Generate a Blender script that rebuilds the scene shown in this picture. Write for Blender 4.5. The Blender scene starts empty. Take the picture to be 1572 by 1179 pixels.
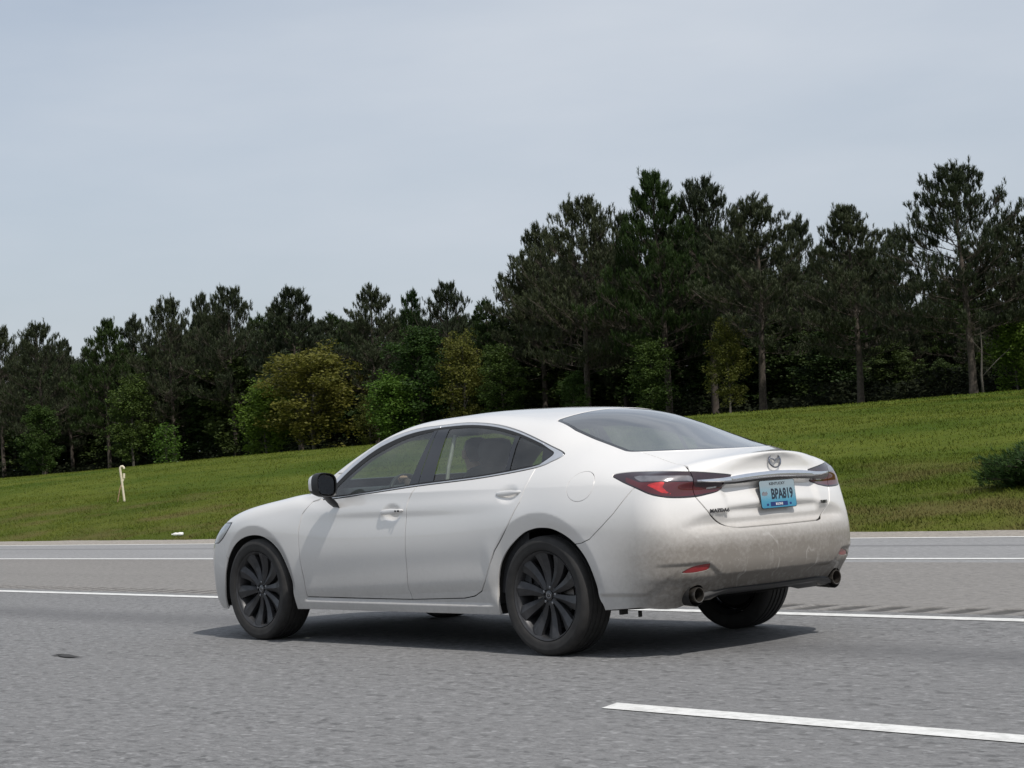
import bpy, bmesh, math, random
import numpy as np
from mathutils import Vector, Matrix, noise as mnoise

random.seed(7)
RNG = np.random.default_rng(7)
sc = bpy.context.scene
COL = sc.collection

# ------------------------------------------------------------------ camera
CAM_POS = (-7.9237, 8.3827, 1.1228)
CAM_YAW, CAM_PITCH, CAM_ROLL, CAM_F = -0.7461, 0.0402, -0.0538, 2923.8
def camera_axes():
    cy, sy, cp, sp = math.cos(CAM_YAW), math.sin(CAM_YAW), math.cos(CAM_PITCH), math.sin(CAM_PITCH)
    fw = Vector((cp*cy, cp*sy, sp)); r = Vector((sy, -cy, 0)); u = r.cross(fw)
    r2 = r*math.cos(CAM_ROLL)+u*math.sin(CAM_ROLL); u2 = -r*math.sin(CAM_ROLL)+u*math.cos(CAM_ROLL)
    return r2, u2, fw
r2, u2, fw = camera_axes()
cd = bpy.data.cameras.new('camera'); co = bpy.data.objects.new('camera', cd); COL.objects.link(co)
cd.sensor_fit = 'HORIZONTAL'; cd.sensor_width = 36; cd.lens = 36*CAM_F/1572
cd.clip_start = 0.1; cd.clip_end = 20000
m = Matrix((r2, u2, -fw)).transposed().to_4x4(); m.translation = Vector(CAM_POS)
co.matrix_world = m
sc.camera = co

# ------------------------------------------------------------------ world and sun
SUN_SHIFT = (0.70, -0.13)           # shadow offset per metre of height
sd = Vector((SUN_SHIFT[0], SUN_SHIFT[1], -1)).normalized()
SUN_EL = math.asin(-sd.z); SUN_AZ = math.atan2(-sd.y, -sd.x)
world = bpy.data.worlds.new('World'); sc.world = world; world.use_nodes = True
wn = world.node_tree.nodes; wl = world.node_tree.links
bg = wn['Background']
sky = wn.new('ShaderNodeTexSky'); sky.sky_type = 'NISHITA'; sky.sun_disc = False
sky.sun_elevation = SUN_EL; sky.sun_rotation = math.pi/2 - SUN_AZ
sky.air_density = 1.0; sky.dust_density = 2.5; sky.ozone_density = 1.0
bg.inputs['Strength'].default_value = 0.11
# thin overcast veil: clouds mixed over the clear sky
geo = wn.new('ShaderNodeTexCoord')
mp = wn.new('ShaderNodeMapping'); mp.inputs['Scale'].default_value = (1.0, 1.0, 3.6)
nz = wn.new('ShaderNodeTexNoise'); nz.inputs['Scale'].default_value = 2.6; nz.inputs['Detail'].default_value = 6; nz.inputs['Roughness'].default_value = .5
cr = wn.new('ShaderNodeValToRGB'); cr.color_ramp.elements[0].position = .34; cr.color_ramp.elements[1].position = .72
cr.color_ramp.elements[0].color = (.55,.55,.55,1); cr.color_ramp.elements[1].color = (.95,.95,.95,1)
veil = wn.new('ShaderNodeMix'); veil.data_type = 'RGBA'
veil.inputs['B'].default_value = (5.6, 6.05, 6.7, 1)
wl.new(geo.outputs['Generated'], mp.inputs['Vector']); wl.new(mp.outputs['Vector'], nz.inputs['Vector'])
wl.new(nz.outputs['Fac'], cr.inputs['Fac']); wl.new(cr.outputs['Color'], veil.inputs['Factor'])
wl.new(sky.outputs['Color'], veil.inputs['A']); wl.new(veil.outputs['Result'], bg.inputs['Color'])
sl = bpy.data.lights.new('sun', 'SUN'); so = bpy.data.objects.new('sun', sl); COL.objects.link(so)
sl.energy = 3.5; sl.angle = math.radians(0.8); sl.color = (1.0, .955, .9)
so.rotation_euler = sd.to_track_quat('-Z', 'Y').to_euler(); so.location = (0, 0, 30)
vs = sc.view_settings; vs.view_transform = 'Standard'; vs.look = 'None'; vs.gamma = 1; vs.use_curve_mapping = False; vs.exposure = 0.0

# ------------------------------------------------------------------ helpers
def tag(o, label=None, cat=None, group=None, kind=None):
    if label: o['label'] = label
    if cat: o['category'] = cat
    if group: o['group'] = group
    if kind: o['kind'] = kind
    return o
def link(o, parent=None):
    COL.objects.link(o)
    if parent is not None: o.parent = parent
    return o
def empty(name, loc=(0,0,0), rz=0):
    o = bpy.data.objects.new(name, None); o.empty_display_size = .2
    o.location = loc; o.rotation_euler = (0,0,rz); return link(o)
def mesh_np(name, V, F, mat, parent=None, N=None, smooth=True):
    """V (n,3), F (m,3) or (m,4) arrays; optional per-vertex normals"""
    F = np.asarray(F, dtype=np.int32); V = np.asarray(V, dtype=np.float32)
    me = bpy.data.meshes.new(name); k = F.shape[1]
    me.vertices.add(len(V)); me.vertices.foreach_set('co', V.ravel())
    me.loops.add(F.size); me.loops.foreach_set('vertex_index', F.ravel())
    me.polygons.add(len(F)); me.polygons.foreach_set('loop_start', np.arange(0, F.size, k, dtype=np.int32))
    me.polygons.foreach_set('loop_total', np.full(len(F), k, dtype=np.int32))
    me.polygons.foreach_set('use_smooth', np.full(len(F), smooth))
    me.update(calc_edges=True); me.validate()
    if N is not None and len(me.vertices) == len(N): me.normals_split_custom_set_from_vertices(np.asarray(N, dtype=np.float32))
    if mat: me.materials.append(mat)
    return link(bpy.data.objects.new(name, me), parent)
def obj(name, bm, mat, parent=None, smooth=False, auto=None):
    me = bpy.data.meshes.new(name); bm.to_mesh(me); bm.free()
    if mat: me.materials.append(mat)
    if smooth:
        me.polygons.foreach_set('use_smooth', [True]*len(me.polygons))
        if auto is not None: me.set_sharp_from_angle(angle=math.radians(auto))
    return link(bpy.data.objects.new(name, me), parent)
def add_box(bm, c, s, M=None, bevel=0):
    r = bmesh.ops.create_cube(bm, size=1)
    vs_ = r['verts']
    for v in vs_: v.co = Vector((v.co.x*s[0], v.co.y*s[1], v.co.z*s[2]))
    if bevel: 
        es = {e for v in vs_ for e in v.link_edges}
        rb = bmesh.ops.bevel(bm, geom=list(es), offset=bevel, segments=2, affect='EDGES', profile=.5)
        vs_ = list({v for f in rb['faces'] for v in f.verts} | {v for v in vs_ if v.is_valid})
    for v in vs_:
        if M is not None: v.co = M @ v.co
        v.co += Vector(c)
    return vs_
def tube(bm, pts, rad, seg=8, caps=True):
    """a tube along points; rad a number or a list"""
    pts = [Vector(p) for p in pts]; n = len(pts)
    rads = [rad]*n if not hasattr(rad, '__len__') else rad
    rings = []; prev = None
    for i, p in enumerate(pts):
        d = (pts[min(i+1, n-1)]-pts[max(i-1, 0)]).normalized()
        if prev is None: a = d.orthogonal().normalized()
        else: a = (prev-d*prev.dot(d)).normalized()
        prev = a; b = d.cross(a)
        rings.append([bm.verts.new(p+(a*math.cos(t)+b*math.sin(t))*rads[i]) for t in [2*math.pi*k/seg for k in range(seg)]])
    for i in range(n-1):
        for k in range(seg):
            bm.faces.new((rings[i][k], rings[i][(k+1)%seg], rings[i+1][(k+1)%seg], rings[i+1][k]))
    if caps:
        bm.faces.new(rings[0][::-1]); bm.faces.new(rings[-1])
def lathe(bm, prof, axis='y', seg=48, c=(0,0,0), close=False):
    """prof: (radius, along) pairs"""
    rings = []
    for (r, a) in prof:
        ring = []
        for k in range(seg):
            t = 2*math.pi*k/seg
            p = Vector((r*math.cos(t), a, r*math.sin(t))) if axis == 'y' else (Vector((a, r*math.cos(t), r*math.sin(t))) if axis == 'x' else Vector((r*math.cos(t), r*math.sin(t), a)))
            ring.append(bm.verts.new(p+Vector(c)))
        rings.append(ring)
    for i in range(len(rings)-1):
        for k in range(seg): bm.faces.new((rings[i][k], rings[i][(k+1)%seg], rings[i+1][(k+1)%seg], rings[i+1][k]))
    return rings

# ------------------------------------------------------------------ material helpers
class Mat:
    def __init__(s, name):
        s.m = bpy.data.materials.new(name); s.m.use_nodes = True
        s.n = s.m.node_tree.nodes; s.l = s.m.node_tree.links; s.b = s.n['Principled BSDF']; s.out = s.n['Material Output']
    def node(s, t, **kw):
        n = s.n.new(t)
        for k, v in kw.items():
            if k in n.inputs: n.inputs[k].default_value = v
            else: setattr(n, k, v)
        return n
    def set(s, **kw):
        for k, v in kw.items(): s.b.inputs[k.replace('_', ' ')].default_value = v
        return s
    def coord(s, kind='Object', scale=(1,1,1), loc=(0,0,0)):
        tc = s.node('ShaderNodeTexCoord'); mp = s.node('ShaderNodeMapping'); mp.inputs['Scale'].default_value = scale; mp.inputs['Location'].default_value = loc
        s.l.new(tc.outputs[kind], mp.inputs['Vector']); return mp.outputs['Vector']
    def noise(s, vec, scale, detail=4, rough=.5, dist=0):
        n = s.node('ShaderNodeTexNoise'); n.inputs['Scale'].default_value = scale; n.inputs['Detail'].default_value = detail
        n.inputs['Roughness'].default_value = rough; n.inputs['Distortion'].default_value = dist
        s.l.new(vec, n.inputs['Vector']); return n.outputs['Fac']
    def ramp(s, fac, stops):
        r = s.node('ShaderNodeValToRGB'); e = r.color_ramp.elements
        while len(e) < len(stops): e.new(.5)
        for i, (p, c) in enumerate(stops):
            e[i].position = p; e[i].color = (c if hasattr(c, '__len__') else (c,)*3)+((1,) if not hasattr(c, '__len__') or len(c) == 3 else ())
        s.l.new(fac, r.inputs['Fac']); return r.outputs['Color']
    def mix(s, fac, a, b, mode='MIX'):
        n = s.node('ShaderNodeMix'); n.data_type = 'RGBA'; n.blend_type = mode
        for k, v in (('Factor', fac), ('A', a), ('B', b)):
            if hasattr(v, 'is_output'): s.l.new(v, n.inputs[k])
            else: n.inputs[k].default_value = v if not hasattr(v, '__len__') or len(v) == 4 else tuple(v)+(1,)
        return n.outputs['Result']
    def math(s, op, a, b=0.0, clamp=False):
        n = s.node('ShaderNodeMath'); n.operation = op; n.use_clamp = clamp
        for i, v in enumerate((a, b)):
            if hasattr(v, 'is_output'): s.l.new(v, n.inputs[i])
            else: n.inputs[i].default_value = v
        return n.outputs[0]
    def maprange(s, v, a, b, c=0.0, d=1.0, smooth=False):
        n = s.node('ShaderNodeMapRange'); n.interpolation_type = 'SMOOTHSTEP' if smooth else 'LINEAR'
        s.l.new(v, n.inputs['Value'])
        for k, x in (('From Min', a), ('From Max', b), ('To Min', c), ('To Max', d)): n.inputs[k].default_value = x
        return n.outputs[0]
    def sep(s, vec):
        n = s.node('ShaderNodeSeparateXYZ'); s.l.new(vec, n.inputs[0]); return n.outputs
    def bump(s, h, strength=.3, dist=.01):
        n = s.node('ShaderNodeBump'); n.inputs['Strength'].default_value = strength; n.inputs['Distance'].default_value = dist
        s.l.new(h, n.inputs['Height']); s.l.new(n.outputs['Normal'], s.b.inputs['Normal']); return n
    def base(s, col): s.l.new(col, s.b.inputs['Base Color']); return s
    def lk(s, o, name): s.l.new(o, s.b.inputs[name]); return s
def simple(name, col, rough=.5, metal=0.0, coat=0.0, spec=.5, vary=.12, scale=30):
    m = Mat(name); v = m.coord(); f = m.noise(v, scale, 3)
    c0 = tuple(max(0, c*(1-vary)) for c in col); c1 = tuple(min(1, c*(1+vary)) for c in col)
    m.base(m.ramp(f, [(.3, c0), (.7, c1)])); m.set(Roughness=rough, Metallic=metal)
    m.b.inputs['Coat Weight'].default_value = coat; m.b.inputs['Coat Roughness'].default_value = .05; m.b.inputs['Specular IOR Level'].default_value = spec
    return m.m
# ------------------------------------------------------------------ the car's surface as smooth fields (metres, x forward, origin under the rear axle)
def curve(pts, sm=.04):
    """smooth 1-D table through points (monotone cubic, then slightly blurred)"""
    pts = sorted(pts); X = np.array([p[0] for p in pts], float); Y = np.array([p[1] for p in pts], float)
    d = np.diff(Y)/np.diff(X); mm = np.zeros(len(X)); mm[1:-1] = np.where(d[1:]*d[:-1] > 0, 2*d[1:]*d[:-1]/(d[1:]+d[:-1]+1e-12), 0); mm[0] = d[0]; mm[-1] = d[-1]
    xs = np.linspace(X[0], X[-1], 1500); i = np.clip(np.searchsorted(X, xs)-1, 0, len(X)-2)
    h = X[i+1]-X[i]; t = (xs-X[i])/h
    ys = (2*t**3-3*t**2+1)*Y[i]+(t**3-2*t**2+t)*h*mm[i]+(-2*t**3+3*t**2)*Y[i+1]+(t**3-t**2)*h*mm[i+1]
    if sm:
        st = xs[1]-xs[0]; k = max(1, int(sm/st)); w = np.hanning(2*k+3); w /= w.sum()
        e = len(w)//2; L = ys[0]+(ys[1]-ys[0])*np.arange(-e, 0); R = ys[-1]+(ys[-1]-ys[-2])*np.arange(1, e+1)
        ys = np.convolve(np.concatenate([L, ys, R]), w, 'valid')
    def f(x): return np.interp(x, xs, ys)
    return f
def smax(a, b, k): return np.maximum(a, b)+np.maximum(k-np.abs(a-b), 0)**2/(4*k)
def smin(a, b, k): return np.minimum(a, b)-np.maximum(k-np.abs(a-b), 0)**2/(4*k)
def sstep(t): t = np.clip(t, 0, 1); return t*t*(3-2*t)

RW, FW, RTYRE, RARCH = 0.0, 2.83, .343, .378
c_half = curve([(-1.2,.79),(-1.0,.835),(-.8,.868),(-.5,.902),(-.2,.916),(.1,.920),(.5,.914),(1.0,.912),(1.6,.911),(2.2,.906),(2.83,.912),(3.1,.898),(3.4,.855),(3.6,.80),(3.9,.68)], .15)
c_in = curve([(.1,.10),(.18,.055),(.24,.035),(.32,.022),(.40,.012),(.5,.003),(.60,0),(.70,.002),(.78,.008),(.86,.020),(.92,.036),(.98,.062),(1.04,.10),(1.12,.17)], .05)
c_top = curve([(-1.3,1.085),(-1.02,1.098),(-.8,1.106),(-.5,1.118),(-.25,1.118),(0,1.115),(.5,1.088),(1.1,1.048),(1.9,1.005),(2.1,1.008),(2.36,1.012),(2.65,.982),(3.0,.932),(3.3,.856),(3.45,.80),(3.6,.735),(3.75,.66),(3.95,.5)], .10)
c_drop = curve([(-1.2,.178),(-.9,.178),(-.5,.145),(-.2,.10),(.1,.075),(1,.07),(3.0,.065),(3.4,.09),(3.8,.12)], .1)
c_rear = curve([(.10,-.80),(.20,-.87),(.28,-.925),(.35,-.975),(.41,-1.015),(.44,-1.040),(.52,-1.058),(.60,-1.062),(.665,-1.052),(.690,-1.030),(.71,-.994),(.76,-.990),(.84,-.982),(.90,-.966),(.925,-.970),(.95,-.990),(1.00,-.985),(1.05,-.992),(1.09,-1.012),(1.12,-1.025),(1.3,-1.04)], .02)
c_rear_s = curve([(.10,-.80),(.20,-.87),(.28,-.925),(.35,-.975),(.41,-1.015),(.44,-1.040),(.52,-1.056),(.60,-1.056),(.70,-1.035),(.80,-1.010),(.90,-.990),(1.00,-.985),(1.05,-.992),(1.09,-1.012),(1.12,-1.025),(1.3,-1.04)], .03)
c_front = curve([(.1,3.60),(.18,3.68),(.25,3.745),(.35,3.765),(.5,3.765),(.62,3.745),(.70,3.71),(.78,3.64),(.9,3.5)], .05)
c_roof = curve([(-1.5,.1),(-1.0,.80),(-.85,.98),(-.72,1.10),(-.6,1.158),(-.4,1.245),(-.16,1.335),(.05,1.392),(.3,1.424),(.6,1.440),(.95,1.447),(1.2,1.438),(1.4,1.416),(1.6,1.366),(1.8,1.293),(2.0,1.203),(2.2,1.100),(2.4,.985),(2.6,.87),(3.4,.1)], .12)
c_gh = curve([(-.9,.575),(-.7,.655),(-.5,.715),(-.3,.765),(0,.815),(.3,.842),(.7,.858),(1.2,.866),(1.6,.866),(1.9,.852),(2.15,.825),(2.4,.785),(2.6,.74)], .12)
c_crease = curve([(-1.2,.515),(-.973,.51),(-.927,.487),(-.883,.451),(-.797,.391),(-.741,.354),(-.4,.352)], .01)
def softr(v, k): return .5*(v+np.sqrt(v*v+k*k))-.0*k
def side_w(x, z):
    w = c_half(x)-c_in(z)
    # rear haunch and front wing swell
    w += .012*np.exp(-((x-.0)/.55)**2-((z-.80)/.13)**2)+.010*np.exp(-((x-2.83)/.45)**2-((z-.76)/.10)**2)
    # chamfer round the wheel arches
    for cx, rc, wd in ((RW, .474, .085), (FW, .430, .062)):
        r = np.hypot(x-cx, z-.345); t = np.clip((softr(rc-r, .004))/wd, 0, 1.1)
        w -= .030*t*sstep((z-.28)/.12)*(r < .6)
    # door undercut below the lower crease, then the sill stands out again
    zc = .345+.075*np.clip((2.25-x)/1.6, 0, 1)
    dr = sstep((2.34-x)/.06)*sstep((x-.42)/.10)
    w -= dr*.011*np.clip(softr(zc-z, .02)/.05, 0, 1.2)*sstep((z-.27)/.02)+dr*.010*np.exp(-((z-(zc+.10))/.10)**2)
    # soft waist crease
    zu = .845+.05*np.clip((2.6-x)/2.6, 0, 1)
    w += .006*np.exp(-((z-zu)/.045)**2)*sstep((2.5-x)/.6)*sstep((x-.1)/.4)
    # lower rear corner is cut back under a rising crease
    zr = c_crease(x)
    w -= .014*sstep((zr-z)/.024+.5)*sstep((-.40-x)/.06)
    return w
def handle_scoops(x, z):
    d = 0
    for (hx, hz) in HANDLES: d = d+.020*sstep(1.25-np.hypot((x-hx)/.085, (z-hz-.005)/.050))
    return d
HANDLES = [(1.335,.838),(.275,.925)]
def F_tub(x, Y, z):
    side = Y-side_w(x, z)+handle_scoops(x, z)
    zt = c_top(x)-c_drop(x)*Y**2
    slope = np.abs(c_top(x+.02)-c_top(x-.02))/.04
    top = (z-zt)/np.sqrt(1+np.minimum(slope, 1.5)**2)
    dip = .014*sstep((.433+.077*sstep((Y-.47)/.13)-z)/.024+.5)*sstep((.86-Y)/.05)
    # plate recess in the boot lid
    rec = .030*sstep((.43-Y)/.07)*sstep((.935-z)/.03)*sstep((z-.735)/.06)
    so = sstep((Y-.50)/.25); cr_ = c_rear(z)*(1-so)+c_rear_s(z)*so
    rear = (cr_+rec+.19*Y**2+.24*np.clip(Y-.45, 0, 2)**2+dip)-x
    ry = .38*Y+.48*np.clip(Y-.45, 0, 2); rear = rear/np.sqrt(1+ry**2)
    front = x-(c_front(z)-.36*np.abs(Y)**2.4)
    fy = .86*np.abs(Y)**1.4; front = front/np.sqrt(1+fy**2)
    a = smax(side, top, .085-.02*sstep((-.1-x)/.4))
    kr = .14-.04*sstep((z-.60)/.12)
    a = smax(a, rear, kr*np.clip(Y*2.2, .12, 1))
    # tight upper edge of the tail lip
    a = smax(a, front, .16)
    return a
def F_gh(x, Y, z):
    g = c_gh(x)-.47*(np.maximum(z, .96)-1.0)-.32*np.clip(z-1.0, 0, 1)**2
    xe = x+np.where(x > 1.0, .10*Y**2*sstep((x-1.0)/.9), -.36*Y**2*sstep((.5-x)/.7))
    R = c_roof(xe)-(.135-.065*sstep((x-.9)/.8)+.13*sstep((.85-x)/.6)*sstep((x+.50)/.55)+.03*sstep(-x/.5))*Y**2.2
    sl_ = np.abs(c_roof(xe+.02)-c_roof(xe-.02))/.04
    return smax(smax((Y-g)/1.12, (z-R)/np.sqrt(1+sl_**2), .10-.065*sstep((x-.9)/.8)), .84-z, .03)
def F_body(P):
    x = P[:, 0]; Y = np.sqrt(P[:, 1]**2+1e-6); z = P[:, 2]
    k = .035+.13*sstep((.30-x)/.55)
    return smin(F_tub(x, Y, z), F_gh(x, Y, z), k)
def grad(F, P, e=.0015):
    G = np.zeros_like(P)
    for i in range(3):
        d = np.zeros(3); d[i] = e; G[:, i] = (F(P+d)-F(P-d))/(2*e)
    return G
def surface_nets(F, lo, hi, h):
    ax = [np.arange(lo[i], hi[i]+h, h) for i in range(3)]; n = [len(a) for a in ax]
    X, Y, Z = np.meshgrid(*ax, indexing='ij'); A = F(np.stack([X.ravel(), Y.ravel(), Z.ravel()], 1)).reshape(n)
    S = A < 0
    c = np.zeros([k-1 for k in n], int)
    for a in (0,1):
        for b in (0,1):
            for d in (0,1): c += S[a:n[0]-1+a, b:n[1]-1+b, d:n[2]-1+d]
    act = (c > 0) & (c < 8); I = np.argwhere(act); idx = -np.ones(act.shape, int); idx[act] = np.arange(len(I))
    acc = np.zeros((len(I), 3)); cnt = np.zeros(len(I))
    for axis in range(3):
        o = [i for i in range(3) if i != axis]
        for a in (0,1):
            for b in (0,1):
                p0 = I.copy(); p0[:, o[0]] += a; p0[:, o[1]] += b; p1 = p0.copy(); p1[:, axis] += 1
                f0 = A[tuple(p0.T)]; f1 = A[tuple(p1.T)]; mk = (f0 < 0) != (f1 < 0)
                t = np.where(mk, f0/np.where(mk, f0-f1, 1), 0); q = p0.astype(float); q[:, axis] += t
                acc[mk] += q[mk]; cnt[mk] += 1
    V = acc/cnt[:, None]*h+np.array(lo)
    Q = []
    for axis in range(3):
        o = [i for i in range(3) if i != axis]
        sA = [slice(None)]*3; sB = [slice(None)]*3; sA[axis] = slice(0, n[axis]-1); sB[axis] = slice(1, n[axis])
        chg = S[tuple(sA)] != S[tuple(sB)]; e = np.argwhere(chg)
        ok = (e[:, o[0]] > 0) & (e[:, o[0]] < n[o[0]]-1) & (e[:, o[1]] > 0) & (e[:, o[1]] < n[o[1]]-1); e = e[ok]
        qs = []
        for (a, b) in ((-1,-1),(0,-1),(0,0),(-1,0)):
            k = e.copy(); k[:, o[0]] += a; k[:, o[1]] += b; qs.append(idx[tuple(k.T)])
        q = np.stack(qs, 1); flip = S[tuple(e.T)]
        if axis == 1: flip = ~flip
        q[~flip] = q[~flip][:, ::-1]; Q.append(q)
    return V, np.concatenate(Q)

class TM:
    """triangle mesh with normals that can be cut along the zero line of a field"""
    def __init__(s, V, N, T): s.V, s.N, s.T = V, N, T
    def compact(s):
        u, inv = np.unique(s.T, return_inverse=True); return TM(s.V[u], s.N[u], inv.reshape(-1, 3))
    def sub(s, mk): return TM(s.V, s.N, s.T[mk]).compact()
    def cut(s, fn):
        if len(s.T) == 0: return s, s
        d = fn(s.V); d = np.where(np.abs(d) < 1e-5, 1e-5, d)
        sg = d < 0; t = s.T; n = sg[t].sum(1)
        keepA = t[n == 3]; keepB = t[n == 0]; mx = t[(n == 1) | (n == 2)]
        if len(mx) == 0: return TM(s.V, s.N, keepA).compact(), TM(s.V, s.N, keepB).compact()
        one = sg[mx].sum(1) == 1
        lone = np.where(one[:, None], sg[mx], ~sg[mx]); k = lone.argmax(1); r = np.arange(len(mx))
        a = mx[r, k]; b = mx[r, (k+1)%3]; c = mx[r, (k+2)%3]
        E = np.concatenate([np.stack([a, b], 1), np.stack([a, c], 1)]); Es = np.sort(E, 1)
        U, inv = np.unique(Es, axis=0, return_inverse=True); inv = inv.ravel()
        w = d[U[:, 0]]/(d[U[:, 0]]-d[U[:, 1]]); w = w[:, None]
        NV = s.V[U[:, 0]]*(1-w)+s.V[U[:, 1]]*w; NN = s.N[U[:, 0]]*(1-w)+s.N[U[:, 1]]*w; NN /= np.linalg.norm(NN, axis=1)[:, None]+1e-12
        nb = len(s.V); ab = inv[:len(mx)]+nb; ac = inv[len(mx):]+nb
        tri1 = np.stack([a, ab, ac], 1); q1 = np.stack([ab, b, c], 1); q2 = np.stack([ab, c, ac], 1)
        A = [keepA, tri1[one], q1[~one], q2[~one]]; B = [keepB, tri1[~one], q1[one], q2[one]]
        V = np.concatenate([s.V, NV]); N = np.concatenate([s.N, NN])
        return TM(V, N, np.concatenate(A)).compact(), TM(V, N, np.concatenate(B)).compact()
    def split(s, fn, gap=.0):
        """inside (fn < -gap/2) and outside (fn > gap/2)"""
        a, _ = s.cut(lambda P: fn(P)+gap/2); _, b = s.cut(lambda P: fn(P)-gap/2)
        return a, b
    def weld(s):
        k = np.round(s.V/2e-4).astype(np.int64); _, first, inv = np.unique(k, axis=0, return_index=True, return_inverse=True)
        t = inv.ravel()[s.T]; ok = (t[:, 0] != t[:, 1]) & (t[:, 1] != t[:, 2]) & (t[:, 0] != t[:, 2]); return TM(s.V[first], s.N[first], t[ok])
    def mirror(s): return TM(s.V*[1,-1,1], s.N*[1,-1,1], s.T[:, ::-1])
    def join(s, o): return TM(np.concatenate([s.V, o.V]), np.concatenate([s.N, o.N]), np.concatenate([s.T, o.T+len(s.V)]))
    def offset(s, d): return TM(s.V+s.N*d, s.N, s.T)
    def build(s, name, mat, parent, depth=.012, keep_mid=True, off=0.0):
        t = s.weld(); V, N, T = t.V+t.N*off, t.N, t.T
        E = np.concatenate([T[:, [0,1]], T[:, [1,2]], T[:, [2,0]]]); k = np.sort(E, 1)
        U, inv, cnt = np.unique(k, axis=0, return_inverse=True, return_counts=True); be = E[cnt[inv.ravel()] == 1]
        if keep_mid: be = be[~((np.abs(V[be[:, 0], 1]) < 1e-4) & (np.abs(V[be[:, 1], 1]) < 1e-4))]
        if depth and len(be):
            a, b = be[:, 0], be[:, 1]; dirv = V[b]-V[a]; nm = N[a]+N[b]
            out = np.cross(dirv, nm); out /= np.linalg.norm(out, axis=1)[:, None]+1e-12
            # average the outward direction at vertices
            vo = np.zeros_like(V); np.add.at(vo, a, out); np.add.at(vo, b, out); vo /= np.linalg.norm(vo, axis=1)[:, None]+1e-12
            bv = np.unique(be); m0 = np.zeros(len(V), int); n0 = len(V); m0[bv] = np.arange(len(bv))
            r1 = V[bv]+vo[bv]*.0015-N[bv]*.0018; r2 = V[bv]+vo[bv]*.0015-N[bv]*depth
            n1 = N[bv]+vo[bv]; n1 /= np.linalg.norm(n1, axis=1)[:, None]
            V2 = np.concatenate([V, r1, r2]); N2 = np.concatenate([N, n1, vo[bv]]); k1 = n0+m0; k2 = n0+len(bv)+m0
            T = np.concatenate([T, np.stack([b, a, k1[a]], 1), np.stack([b, k1[a], k1[b]], 1), np.stack([k1[b], k1[a], k2[a]], 1), np.stack([k1[b], k2[a], k2[b]], 1)])
            V, N = V2, N2
        return mesh_np(name, V, T, mat, parent, N)
def poly_sd(pts, proj):
    """signed distance to a closed polygon in a projection (negative inside)"""
    P = np.array(pts, float)
    def f(V):
        q = proj(V); d = np.full(len(q), 1e9); ins = np.zeros(len(q), bool)
        for i in range(len(P)):
            a, b = P[i], P[(i+1)%len(P)]; e = b-a; w = q-a
            t = np.clip((w@e)/(e@e+1e-12), 0, 1); d = np.minimum(d, np.hypot(*(w-t[:, None]*e).T))
            c = ((a[1] > q[:, 1]) != (b[1] > q[:, 1])) & (q[:, 0] < (b[0]-a[0])*(q[:, 1]-a[1])/(b[1]-a[1]+1e-15)+a[0]); ins ^= c
        return np.where(ins, -d, d)
    return f
def smooth_poly(pts, n=6, corners=()):
    """Catmull-Rom through points, sharp at the listed corner indices"""
    out = []; m_ = len(pts); P = [np.array(p, float) for p in pts]
    for i in range(m_):
        p1, p2 = P[i], P[(i+1)%m_]; p0 = P[i-1] if i not in corners else p1; p3 = P[(i+2)%m_] if (i+1)%m_ not in corners else p2
        for k in range(n):
            t = k/n; out.append(.5*((2*p1)+(-p0+p2)*t+(2*p0-5*p1+4*p2-p3)*t*t+(-p0+3*p1-3*p2+p3)*t**3))
    return out
pxz = lambda V: V[:, [0,2]]
H = .0105
V_, Q_ = surface_nets(F_body, (-1.14, -.03, .06), (3.90, .99, 1.52), H)
for _ in range(3):
    f_ = F_body(V_); G_ = grad(F_body, V_); V_ = V_-G_*(f_/np.maximum((G_**2).sum(1), .2))[:, None]
N_ = grad(F_body, V_, .003); N_ /= np.linalg.norm(N_, axis=1)[:, None]
T_ = np.concatenate([Q_[:, [0,1,2]], Q_[:, [0,2,3]]])
SHELL = TM(V_, N_, T_)
SHELL = SHELL.cut(lambda P: -P[:, 1])[0]       # keep the left half; the right one is its mirror image
# orientation check: faces must look outward
t_ = SHELL.T; fn_ = np.cross(SHELL.V[t_[:,1]]-SHELL.V[t_[:,0]], SHELL.V[t_[:,2]]-SHELL.V[t_[:,0]])
bad = (fn_*SHELL.N[t_[:,0]]).sum(1) < 0; SHELL.T[bad] = SHELL.T[bad][:, ::-1]
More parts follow.
